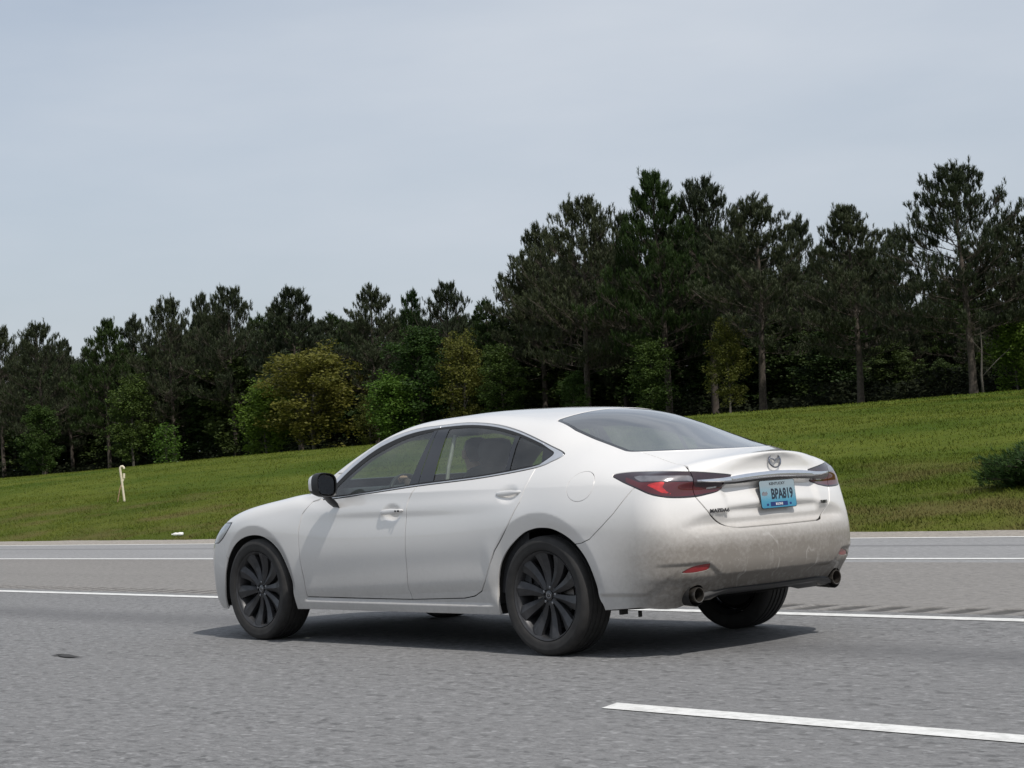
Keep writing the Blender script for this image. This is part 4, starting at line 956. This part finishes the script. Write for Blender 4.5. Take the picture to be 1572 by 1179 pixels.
M['bark'] = simple('pine_bark', (.060,.048,.038), .9, vary=.45, scale=7); M['bark2'] = simple('pale_bark', (.09,.08,.068), .9, vary=.3, scale=9)
def ortho(d):
    a = np.where(np.abs(d[:, 2:3]) < .9, np.array([[0,0,1.]]), np.array([[1.,0,0]])); u = np.cross(d, a); u /= np.linalg.norm(u, axis=1)[:, None]; return u, np.cross(d, u)
def needles(C0, D, L, k, wid, rng, spread=.75):
    """k thin triangles round each tuft axis"""
    n = len(C0); D = D/np.linalg.norm(D, axis=1)[:, None]; u, w = ortho(D); out = []
    for i in range(k):
        a = rng.uniform(0, 2*np.pi, n)[:, None]; t = rng.uniform(-.55, .35, n)[:, None]; sp = rng.uniform(.25, spread, n)[:, None]
        rad = u*np.cos(a)+w*np.sin(a); dr = D*(1-sp*.55)+rad*sp; b = C0+D*t*L[:, None]; tip = b+dr*L[:, None]*rng.uniform(.55, 1, n)[:, None]
        side = np.cross(dr, rad+D*.3); side /= np.linalg.norm(side, axis=1)[:, None]+1e-9; s_ = side*wid*rng.uniform(.6, 1.3, n)[:, None]
        out.append(np.stack([b-s_*.6, b+s_*.6, tip+s_*.15, tip-s_*.15], 1))
    Q = np.concatenate(out).reshape(-1, 3); F = np.arange(len(Q)).reshape(-1, 4); return Q, F
def branches(bm, pts, rad, seg=5): tube(bm, pts, rad, seg, caps=False)
def pine_data(seed, H, cr, base, nl=46, dens=1.0, top=.75, lean=0):
    """trunk bmesh and tuft arrays. cr crown radius, base crown base height fraction"""
    rng = np.random.default_rng(seed); bm = bmesh.new(); tr = []; ph = rng.uniform(0, 6)
    for i in range(13):
        t = i/12; tr.append(Vector((lean*t*t+.12*math.sin(t*3+ph), .12*math.sin(t*4+ph*2), H*t*.985)))
    branches(bm, tr, [max(.025, .0175*H*(1-t)**.75+.01)+(.05 if t == 0 else 0) for t in [i/12 for i in range(13)]], 8)
    at = lambda h: Vector((np.interp(h, [p.z for p in tr], [p.x for p in tr]), np.interp(h, [p.z for p in tr], [p.y for p in tr]), h))
    C0, D, Ls = [], [], []
    for i in range(nl):
        u = (i+rng.uniform(0, 1))/nl; h = H*(base+(1-base)*u**.9*.97); rel = (h/H-base)/(1-base)
        prof = (min(1, (rel+.10)/.28)**.7)*(max(0, 1-rel)**top)*1.0+.05
        Lb = cr*prof*rng.uniform(.72, 1.12); az = i*2.399+rng.uniform(-.4, .4); up = rng.uniform(-.02, .28)+rel*.38
        d = Vector((math.cos(az), math.sin(az), up)).normalized(); p = at(h); pts = [p.copy()]; n = 6
        for k in range(n):
            d = (d+Vector((rng.normal()*.10, rng.normal()*.10, (.015+.055*rel)+rng.normal()*.05))).normalized(); p = p+d*Lb/n; pts.append(p.copy())
        branches(bm, pts, [max(.008, .005*H*.35*(1-k/n)*(.4+prof)+.006) for k in range(n+1)], 4)
        nt = int((6+Lb*7.0)*dens)
        for q in range(nt):
            t = rng.uniform(.16, 1)**.75; kk = min(n-1, int(t*n)); b0 = pts[kk].lerp(pts[kk+1], t*n-kk if kk < n else 1)
            dd = (pts[kk+1]-pts[kk]).normalized(); sd_ = dd.cross(Vector((0,0,1))); sd_ = sd_.normalized() if sd_.length > .05 else Vector((1,0,0))
            sg = 1 if rng.random() < .5 else -1; tl = Lb*.34*rng.uniform(.4, 1)*(1.1-t*.5)+.12
            td = (dd*rng.uniform(.2, .9)+sd_*sg*rng.uniform(.3, 1)+Vector((0,0,rng.uniform(.15, .8)))).normalized(); e = b0+td*tl
            if tl > .55: branches(bm, [b0, b0.lerp(e, .5)+Vector((0,0,-.03)), e], [.012, .009, .006], 3)
            for c in range(2 if rng.random() < .55 else 1):
                o = e+Vector(rng.normal(0, .13, 3).tolist())*(1 if c else .3); C0.append(o); D.append((td*.35+Vector((0,0,1.0))+Vector(rng.normal(0, .18, 3).tolist()))); Ls.append(rng.uniform(.24, .38))
    for c in range(10):
        o = at(H*.985)+Vector((rng.normal()*.12, rng.normal()*.12, rng.uniform(-.4, .25))); C0.append(o); D.append(Vector((rng.normal()*.2, rng.normal()*.2, 1))); Ls.append(.28)
    Q, F = needles(np.array([tuple(p) for p in C0]), np.array([tuple(p) for p in D]), np.array(Ls), 20, .032, rng, .72)
    return bm, Q, F
PINES = []
for k, (cr, base, nl, dens, top) in enumerate([(5.5,.24,74,1.0,.82), (4.6,.29,68,1.0,.82), (4.9,.31,66,1.0,.72), (4.2,.19,70,1.05,.95), (4.9,.22,78,1.15,.78), (3.8,.30,58,1.1,.85)]):
    bm, Q, F = pine_data(100+k, 12.0, cr, base, nl, dens, top, lean=RNG.uniform(-.3, .3))
    me = bpy.data.meshes.new('trunk'); bm.to_mesh(me); bm.free(); me.materials.append(M['bark']); me.polygons.foreach_set('use_smooth', [True]*len(me.polygons))
    cm = mesh_np('crown', Q, F, M['needle'], smooth=False); cmd = cm.data; bpy.data.objects.remove(cm); c2 = cmd.copy(); c2.materials[0] = M['needle2']
    PINES.append((me, cmd, c2))
def leafy_data(seed, H, W, z0, n, leaf, mat, droop=0.0, shape=1.0, bark='bark2'):
    rng = np.random.default_rng(seed); bm = bmesh.new(); tips = []
    branches(bm, [Vector((0,0,0)), Vector((.1,0,H*.3)), Vector((0,.1,H*.55)), Vector((.05,0,H*.85))], [.016*H, .012*H, .008*H, .003*H], 7)
    for i in range(34):
        u = (i+rng.random())/34; h = z0+(H*.92-z0)*u; az = i*2.4+rng.normal()*.3; R = W*math.sin(math.pi*min(1, .22+.70*u))**.8*rng.uniform(.7, 1.1)*shape
        d = Vector((math.cos(az), math.sin(az), rng.uniform(.2, .8)-droop)); e = Vector((0,0,h*.92))+d*R*.85; pts = [Vector((0,0,h*.85)), Vector((0,0,h*.85)).lerp(e, .5)+Vector((0,0,.15)), e]
        branches(bm, pts, [.006*H*.5, .004*H*.5, .006], 4)
        for k in range(9): t = rng.uniform(.35, 1.1); tips.append((pts[0].lerp(e, t)+Vector(rng.normal(0, .30*W*.35, 3).tolist()), rng.uniform(.28, .62)))
    P = np.array([tuple(t[0]) for t in tips]); S = np.array([t[1] for t in tips]); idx = rng.integers(0, len(P), n)
    off = rng.normal(0, 1, (n, 3)); off /= np.linalg.norm(off, axis=1)[:, None]; C_ = P[idx]+off*(S[idx]*rng.uniform(.25, 1, n)**.5)[:, None]*np.array([1.15,1.15,.55])
    C_ = C_[C_[:, 2] > .1]; n = len(C_); nrm = rng.normal(0, 1, (n, 3)); nrm[:, 2] = np.abs(nrm[:, 2])+.5; nrm /= np.linalg.norm(nrm, axis=1)[:, None]; u, w = ortho(nrm); s_ = leaf*rng.uniform(.6, 1.4, n)[:, None]
    Q = np.stack([C_-u*s_, C_+w*s_*.6, C_+u*s_, C_-w*s_*.6], 1).reshape(-1, 3); F = np.arange(len(Q)).reshape(-1, 4)
    me = bpy.data.meshes.new('trunk'); bm.to_mesh(me); bm.free(); me.materials.append(M[bark]); c = mesh_np('crown', Q, F, M[mat], smooth=False); cd_ = c.data; bpy.data.objects.remove(c)
    return me, cd_
LEAFY = {'olive': leafy_data(1, 6.0, 2.6, 1.0, 15000, .075, 'olive'), 'spring': leafy_data(2, 5.0, 1.9, .6, 9000, .085, 'spring'), 'mid': leafy_data(3, 7.5, 2.3, .8, 15000, .085, 'midgreen'),
         'mid2': leafy_data(4, 7.5, 2.2, 1.2, 13000, .08, 'midgreen'), 'sapling': leafy_data(5, 3.0, .9, .4, 1500, .07, 'spring', droop=.3), 'dark': leafy_data(7, 7.5, 2.7, .3, 15000, .10, 'darkleaf'), 'dark2': leafy_data(8, 7.5, 2.4, .5, 14000, .10, 'darkleaf'), 'olive2': leafy_data(6, 7.0, 2.2, 1.2, 11000, .075, 'olive')}
cth, sth = fw.to_2d().normalized(), None
def place(px, dist_y, dx=0):
    """ground point that lies in picture column px (1572 wide) on the line y = dist_y"""
    tn = (px-786)/CAM_F; dx_, dy_ = math.cos(CAM_YAW)+tn*math.sin(CAM_YAW), math.sin(CAM_YAW)-tn*math.cos(CAM_YAW)
    t = (dist_y-CAM_POS[1])/dy_; return CAM_POS[0]+dx_*t, dist_y, t
def horizon(px): return 664.6+(1572-px)*.0539
TREES = []
def tree(kind, me_t, me_c, x, y, scale, rz_, label, cat, group, sxy=1.0):
    root = empty(kind, (x, y, float(terr(x, y))-.05), rz_); root.scale = (scale*sxy, scale*sxy, scale)
    tag(root, label, cat, group)
    for nm, me in (('trunk', me_t), ('crown', me_c)): o = bpy.data.objects.new(nm, me); link(o, root)
    TREES.append((x, y)); return root
G1 = 'pines along the front of the wood'
# column, row line, top row, variant, green?, width factor, label
FRONT = [
 (1489,-75,256,0,0,1.02,'big open-crowned pine with a thick bare trunk, standing alone at far right'),
 (1580,-79,335,2,0,1.0,'pine cut by the right picture edge, beside the big open-crowned pine'),
 (1383,-86,352,5,0,.8,'thin small pine just left of the big open-crowned pine'),
 (1318,-76,318,4,0,1.0,'dense dark pine between the gap and the big right-hand pine'),
 (1243,-88,338,1,0,.8,'narrow pine set back beside the bare-trunked pine'),
 (1172,-76,308,1,0,1.05,'pine with a long pale bare trunk right of the tallest cluster'),
 (1093,-80,283,2,0,.95,'round-topped pine right of the tallest pine in the centre cluster'),
 (1022,-77,268,4,1,.9,'tallest pine of the centre cluster above the rear window'),
 (962,-84,330,3,0,.8,'slim pine squeezed in left of the tallest pine'),
 (905,-77,310,0,0,.95,'wide open-crowned pine at the left end of the tall cluster'),
 (835,-81,352,1,0,.95,'leftmost pine of the tall cluster, where the skyline steps down'),
 (752,-80,462,5,1,.95,'short pine just left of the skyline step'),
 (694,-82,438,2,0,.75,'pointed pine rising over the green broadleaf trees in the middle'),
 (640,-84,446,3,1,.8,'slender pine over the middle broadleaf trees'),
 (574,-78,444,1,0,.9,'dark pine between the olive tree and the green trees'),
 (455,-78,446,4,0,.95,'broad dark pine behind the olive-coloured tree'),
 (358,-80,446,2,0,.85,'tall pine left of the olive tree, with a jagged top'),
 (318,-83,452,3,0,.8,'narrow pine beside the jagged-topped pine'),
 (262,-79,462,0,0,.8,'rounded pine above the pale sapling'),
 (212,-83,490,1,0,.75,'small pine sloping down towards the left'),
 (165,-79,494,4,1,.85,'dense leafy-green pine, third from the left'),
 (105,-83,522,3,0,.8,'low pine in the dip beside the leftmost pines'),
 (62,-78,500,0,0,.85,'open pine with sky showing through, second from the left'),
 (2,-80,506,2,0,.85,'leftmost pine, cut by the picture edge')]
for i, (px, yl, top, v, g, wf, lab) in enumerate(FRONT):
    x, y, t = place(px, yl); z = float(terr(x, y)); h = (horizon(px)-top)/CAM_F*t+CAM_POS[2]-z
    s_ = h/12.0; tree('pine_tree', PINES[v][0], PINES[v][1+g], x, y, s_, i*1.7, lab, 'pine', G1, wf/s_**.25)
for (px, yl, top, kind, lab) in [
 (478,-73.5,527,'olive','yellowish olive broadleaf tree with a rounded crown left of centre'),
 (405,-72.5,575,'spring','bright green broadleaf tree beside the olive one'),
 (645,-74.5,484,'mid','tall green broadleaf tree right of the olive one'),
 (600,-72.5,560,'spring','small bright green tree in front of the tall green one'),
 (712,-75.5,500,'olive2','thin olive tree just left of the tall pines'),
 (770,-76,515,'mid2','green broadleaf tree at the foot of the skyline step'),
 (565,-74.5,600,'olive2','low brownish tree right under the dark middle pine'),
 (252,-71.5,640,'sapling','pale green sapling standing in front of the dark wood at left'),
 (200,-75.5,560,'mid2','dark green broadleaf tree behind the vent pipe'),
 (1118,-73.5,480,'olive2','yellow-green broadleaf with drooping boughs right of the tallest pines'),
 (1000,-74.0,505,'mid','green broadleaf beneath the tallest pine'),
 (1562,-78,470,'spring','light green tree at the right picture edge'),
 (60,-74.5,610,'mid','green understorey tree under the leftmost pines'),
 (880,-75,560,'mid2','dull green tree above the roof of the car')]:
    x, y, t = place(px, yl); z = float(terr(x, y)); h = (horizon(px)-top)/CAM_F*t+CAM_POS[2]-z; a, b = LEAFY[kind]; H0 = {'olive':6,'spring':5,'mid':7.5,'mid2':7.5,'sapling':3,'olive2':7}[kind]
    s_ = h/H0; tree('broadleaf_tree' if kind != 'sapling' else 'sapling', a, b, x, y, s_, px*.7, lab, 'tree', 'broadleaf trees at the edge of the wood', {'olive':1.15,'olive2':.75,'mid':.85,'mid2':.85}.get(kind, .9))
for i, (px, top, v) in enumerate([(-60,498,3),(-115,512,0),(-170,520,1),(-235,528,4),(-300,535,2),(-370,540,3),(-440,548,0),(1650,300,4),(1720,285,0),(1790,310,1),(1860,295,2),(1930,320,4),(2000,300,3)]):
    x, y, t = place(px, -79-(i % 3)*2); z = float(terr(x, y)); h = (horizon(px)-top)/CAM_F*t+CAM_POS[2]-z; s_ = h/12
    tree('pine_tree', PINES[v][0], PINES[v][1], x, y, s_, i*1.3, 'pine beyond the side edge of the picture, continuing the front of the wood', 'pine', 'pines outside the picture', .95/s_**.25)
rng = np.random.default_rng(5); skyx = [-60,0,60,105,165,212,262,318,358,455,574,640,694,752,800,835,905,962,1022,1093,1172,1243,1318,1383,1430,1489,1580,1700]
skyy = [500,506,500,522,494,490,462,452,446,446,444,446,438,462,430,352,310,330,268,283,308,338,318,352,350,256,335,300]
k = 0
for row, (yl, n, drop) in enumerate([(-92, 46, 34), (-104, 38, 22), (-120, 30, 20)]):
    for i in range(n):
        px = -440+(1572+880)*(i+rng.uniform(.1, .9))/n; x, y, t = place(px, yl+rng.uniform(-4, 4)); z = float(terr(x, y))
        lo_ = np.interp(px, [-100,820,860,1340,1400,1450,1640], [drop+22,drop+22,drop+60,drop+70,drop+110,drop+150,drop+110])
        top = np.interp(px, skyx, skyy)+lo_*rng.uniform(.6, 1.3); h = max(5.5, (horizon(px)-top)/CAM_F*t+CAM_POS[2]-z); v = (3,4,1,5)[k % 4]; s_ = h/12
        tree('pine_tree', PINES[v][0], PINES[v][1+(k % 3 == 0)], x, y, s_, rng.uniform(0, 6), 'dark pine standing deeper in the wood, behind the front row', 'pine', 'pines deeper in the wood', 1.15/s_**.3); k += 1
for i in range(30):
    px = -60+930*(i+rng.uniform(.2, .8))/20 if i < 20 else 880+760*(i-20+rng.uniform(.2, .8))/10
    x, y, t = place(px, -84+rng.uniform(-3, 3)); z = float(terr(x, y)); top = np.interp(px, skyx, skyy); gr = horizon(px)-8
    h = (gr-top)*rng.uniform(.60, .86)*(1 if px < 860 else .62)*(1 if px < 1380 or px > 1540 else .5)/CAM_F*t; s_ = h/7.5; a, b = LEAFY['dark' if i % 2 else 'dark2']
    tree('broadleaf_tree', a, b, x, y, s_, px, 'dark green broadleaf tree filling the gap between the pine trunks', 'tree', 'dark broadleaf trees among the pines', 1.15)
# undergrowth between and behind the trunks
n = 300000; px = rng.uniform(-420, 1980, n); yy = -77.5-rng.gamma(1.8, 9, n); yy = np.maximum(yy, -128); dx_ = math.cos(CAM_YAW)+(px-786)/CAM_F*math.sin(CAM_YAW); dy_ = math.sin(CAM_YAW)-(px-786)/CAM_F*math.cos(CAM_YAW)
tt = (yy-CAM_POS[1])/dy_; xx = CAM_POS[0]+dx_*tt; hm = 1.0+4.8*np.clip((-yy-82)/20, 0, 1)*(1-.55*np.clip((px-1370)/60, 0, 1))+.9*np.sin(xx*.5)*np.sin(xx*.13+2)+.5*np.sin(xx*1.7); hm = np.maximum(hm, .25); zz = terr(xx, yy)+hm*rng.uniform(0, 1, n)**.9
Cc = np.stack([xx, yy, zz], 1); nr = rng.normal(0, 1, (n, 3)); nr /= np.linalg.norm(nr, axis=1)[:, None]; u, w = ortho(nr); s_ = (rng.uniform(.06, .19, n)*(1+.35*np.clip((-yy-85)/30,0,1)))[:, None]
Q = np.stack([Cc-u*s_, Cc+w*s_*.6, Cc+u*s_, Cc-w*s_*.6], 1).reshape(-1, 3)
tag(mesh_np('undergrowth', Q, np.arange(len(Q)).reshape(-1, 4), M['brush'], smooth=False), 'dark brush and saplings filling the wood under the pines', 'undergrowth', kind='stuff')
# grass tufts over the bank
def blades(n, y0, y1, pw, hgt, wid, seed):
    rng = np.random.default_rng(seed); px = rng.uniform(-260, 1840, n); yy = -(11.0+(-y0-11.0)+((y0-y1))*rng.uniform(0, 1, n)**pw); dx_ = math.cos(CAM_YAW)+(px-786)/CAM_F*math.sin(CAM_YAW); dy_ = math.sin(CAM_YAW)-(px-786)/CAM_F*math.cos(CAM_YAW)
    tt = (yy-CAM_POS[1])/dy_; xx = CAM_POS[0]+dx_*tt+rng.normal(0, .3, n); b = np.stack([xx, yy, terr(xx, yy)-.01], 1); cl = .6+.8*(np.sin(xx*2.1+np.sin(yy*3))*np.sin(yy*2.7+1)*.5+.5)
    a = rng.uniform(0, 6.283, n); d = np.stack([np.cos(a), np.sin(a), np.zeros(n)], 1); l = np.stack([rng.normal(0, .5, n), rng.normal(0, .5, n), np.ones(n)], 1)
    h = (hgt*cl*rng.uniform(.5, 1.3, n))[:, None]; tip = b+l*h; Q = np.stack([b-d*wid, b+d*wid, tip], 1).reshape(-1, 3); return Q
Q = np.concatenate([blades(150000, -11.0, -19, 1.0, .045, .008, 1), blades(125000, -19, -42, .9, .045, .012, 2), blades(50000, -42, -78, .8, .06, .024, 3)])
def blade_mat():
    m = Mat('grass_blades'); v = m.coord('Object'); g = m.node('ShaderNodeNewGeometry'); n1 = m.noise(v, .16, 5, .6); n4 = m.noise(v, .5, 4, .6); s = m.sep(v)
    c = m.ramp(g.outputs['Random Per Island'], [(.1, (.054,.074,.009)), (.5, (.080,.102,.014)), (.9, (.112,.126,.024))]); c = m.mix(m.maprange(n1, .46, .62, 0, .7), c, (.044,.072,.007))
    near = m.maprange(m.math('ADD', s[1], m.math('MULTIPLY', n4, 6)), -17.5, -10, 0, 1, True); c = m.mix(m.math('MULTIPLY', m.maprange(n4, .46, .62, 0, .8), near), c, (.125,.102,.042)); m.base(c); m.set(Roughness=.9)
    m.b.inputs['Specular IOR Level'].default_value = .06; return m.m
tag(mesh_np('grass', Q, np.arange(len(Q)).reshape(-1, 3), blade_mat(), smooth=False), 'mown green grass covering the bank beyond the road', 'grass', kind='stuff')
bx, by, _ = place(1508, -74.2); bs_ = empty('bare_sapling', (bx, by, float(terr(bx, by))-.05)); tag(bs_, 'thin pale leafless sapling leaning beside the thick trunk of the big right-hand pine', 'sapling')
bm = bmesh.new(); tube(bm, [(0,0,0),(.05,.0,1.2),(-.1,.05,2.6),(-.05,0,4.2)], [.07,.055,.035,.012], 7); tube(bm, [(.05,0,1.1),(-.5,-.6,1.9),(-1.0,-1.1,2.5)], [.035,.02,.008], 5); tube(bm, [(-.08,.04,2.4),(.4,.5,3.3)], [.02,.008], 5); obj('trunk', bm, M['bark2'], bs_, smooth=True)
mx_, my_, _ = place(267, -64); mp_ = empty('marker_post', (mx_, my_, float(terr(mx_, my_)))); tag(mp_, 'tiny white marker post on the grass near the wood at left', 'post')
bm = bmesh.new(); add_box(bm, (0,0,.2), (.07,.05,.46), bevel=.008); obj('post', bm, simple('white_post', (.7,.7,.68), .6), mp_); bm = bmesh.new(); add_box(bm, (0,0,.45), (.16,.06,.10), bevel=.01); obj('post_head', bm, simple('white_post_head', (.6,.6,.6), .6), mp_)
# low spreading shrub at the right edge
sx_, sy_ = 7.0, -15.6
bm = bmesh.new(); C0, D, Ls = [], [], []; rng = np.random.default_rng(9)
SHX = place(1590, -14.3)
root = empty('shrub', (SHX[0], SHX[1], float(terr(SHX[0], SHX[1])))); tag(root, 'dark green spreading juniper shrub on the bank at the right edge', 'shrub')
for i in range(150):
    a = rng.uniform(0, 6.283); R = rng.uniform(.2, .92)**.7*.95; e = Vector((math.cos(a)*R*1.05, math.sin(a)*R*.75, rng.uniform(.12, .62)*(1-.5*R))); tube(bm, [(e.x*.1, e.y*.1, 0), (e.x*.6, e.y*.6, e.z*.9), tuple(e)], [.012,.008,.004], 3, caps=False)
    for q in range(22): t = rng.uniform(.35, 1.05); p = Vector((e.x*t, e.y*t, e.z*min(1, t*1.2)))+Vector(rng.normal(0, .05, 3).tolist()); C0.append(tuple(p)); D.append((e.x+rng.normal()*.3, e.y+rng.normal()*.3, .25+rng.uniform(0, .5))); Ls.append(rng.uniform(.06, .13))
obj('stem', bm, M['bark'], root); Q, F = needles(np.array(C0), np.array(D), np.array(Ls), 9, .010, rng, .9); mesh_np('foliage', Q, F, M['juniper'], root, smooth=False)
for dx, dy, sc_ in ((-.55,.25,.75),(.85,-.2,.9)):
    pass
# gooseneck vent pipe with its thin stake
vx, vy, _ = place(182, -16.7); vz = float(terr(vx, vy)); vent = empty('vent_pipe', (vx, vy, vz)); tag(vent, 'cream gooseneck vent pipe with a hooked top standing on the grass bank', 'vent pipe')
M['pipe'] = simple('cream_pipe', (.62,.56,.42), .5, vary=.15); M['stake'] = simple('weathered_stake', (.30,.19,.12), .8, vary=.3)
R_ = Vector((r2.x, r2.y, 0)).normalized(); R_ = Vector((-.62,-.78,0))
bm = bmesh.new(); P = [Vector((0,0,-.05)), Vector((0,0,.0))]; Lc = lambda a, h: R_*a+Vector((0,0,h))
tube(bm, [Lc(.02,-.05), Lc(-.005,.25), Lc(-.03,.55), Lc(-.055,.80), Lc(-.05,.845), Lc(-.025,.875), Lc(.01,.875), Lc(.035,.85), Lc(.04,.815)], .029, 12); obj('pipe', bm, M['pipe'], vent, smooth=True, auto=50)
bm = bmesh.new(); tube(bm, [Lc(.035,.70), Lc(.03,.58)], .030, 10); tube(bm, [Lc(.03,.58), Lc(.0,.50)], .016, 8); obj('outlet', bm, M['pipe'], vent, smooth=True, auto=50)
bm = bmesh.new(); tube(bm, [Lc(-.075,-.05)+Vector((0,.1,0)), Lc(-.045,.30)+Vector((0,.05,0)), Lc(-.02,.50)], .011, 6); obj('stake', bm, M['stake'], vent)
# litter on the verge, scrap on the road, little post by the wood
M['litter'] = simple('white_litter', (.72,.72,.70), .5)
lx_, ly_, _ = place(262, -11.35); lt = empty('plastic_bottle', (lx_, ly_, float(terr(lx_, ly_))+.045), .7); lt.scale = (.8,.8,.8); tag(lt, 'crushed white bottle lying on the grass at the road edge', 'litter')
bm = bmesh.new(); lathe(bm, [(.001,-.14),(.040,-.135),(.045,-.05),(.034,.0),(.044,.05),(.030,.095),(.014,.115)], 'x', 14); obj('bottle', bm, M['litter'], lt, smooth=True)
bm = bmesh.new(); lathe(bm, [(.001,.145),(.017,.144),(.017,.115),(.001,.114)], 'x', 10); obj('cap', bm, M['litter'], lt)
bm = bmesh.new(); rg = []
for i in range(9):
    t = i/8; w_ = .028*math.sin(math.pi*min(.98, t+.03)); rg.append([bm.verts.new((t*.42-.2, -w_+.02*math.sin(t*5), .004)), bm.verts.new((t*.42-.2, .01*math.sin(t*9), .010*math.sin(math.pi*t)+.004)), bm.verts.new((t*.42-.2, w_+.02*math.sin(t*5), .004))])
for i in range(8):
    for k in range(2): bm.faces.new((rg[i][k], rg[i+1][k], rg[i+1][k+1], rg[i][k+1]))
o = obj('rubber_scrap', bm, simple('grey_rubber', (.035,.034,.033), .8)); o.location = (3.28,2.10,.003) ; tag(o, 'thin black scrap of rubber lying on the lane at left', 'debris')
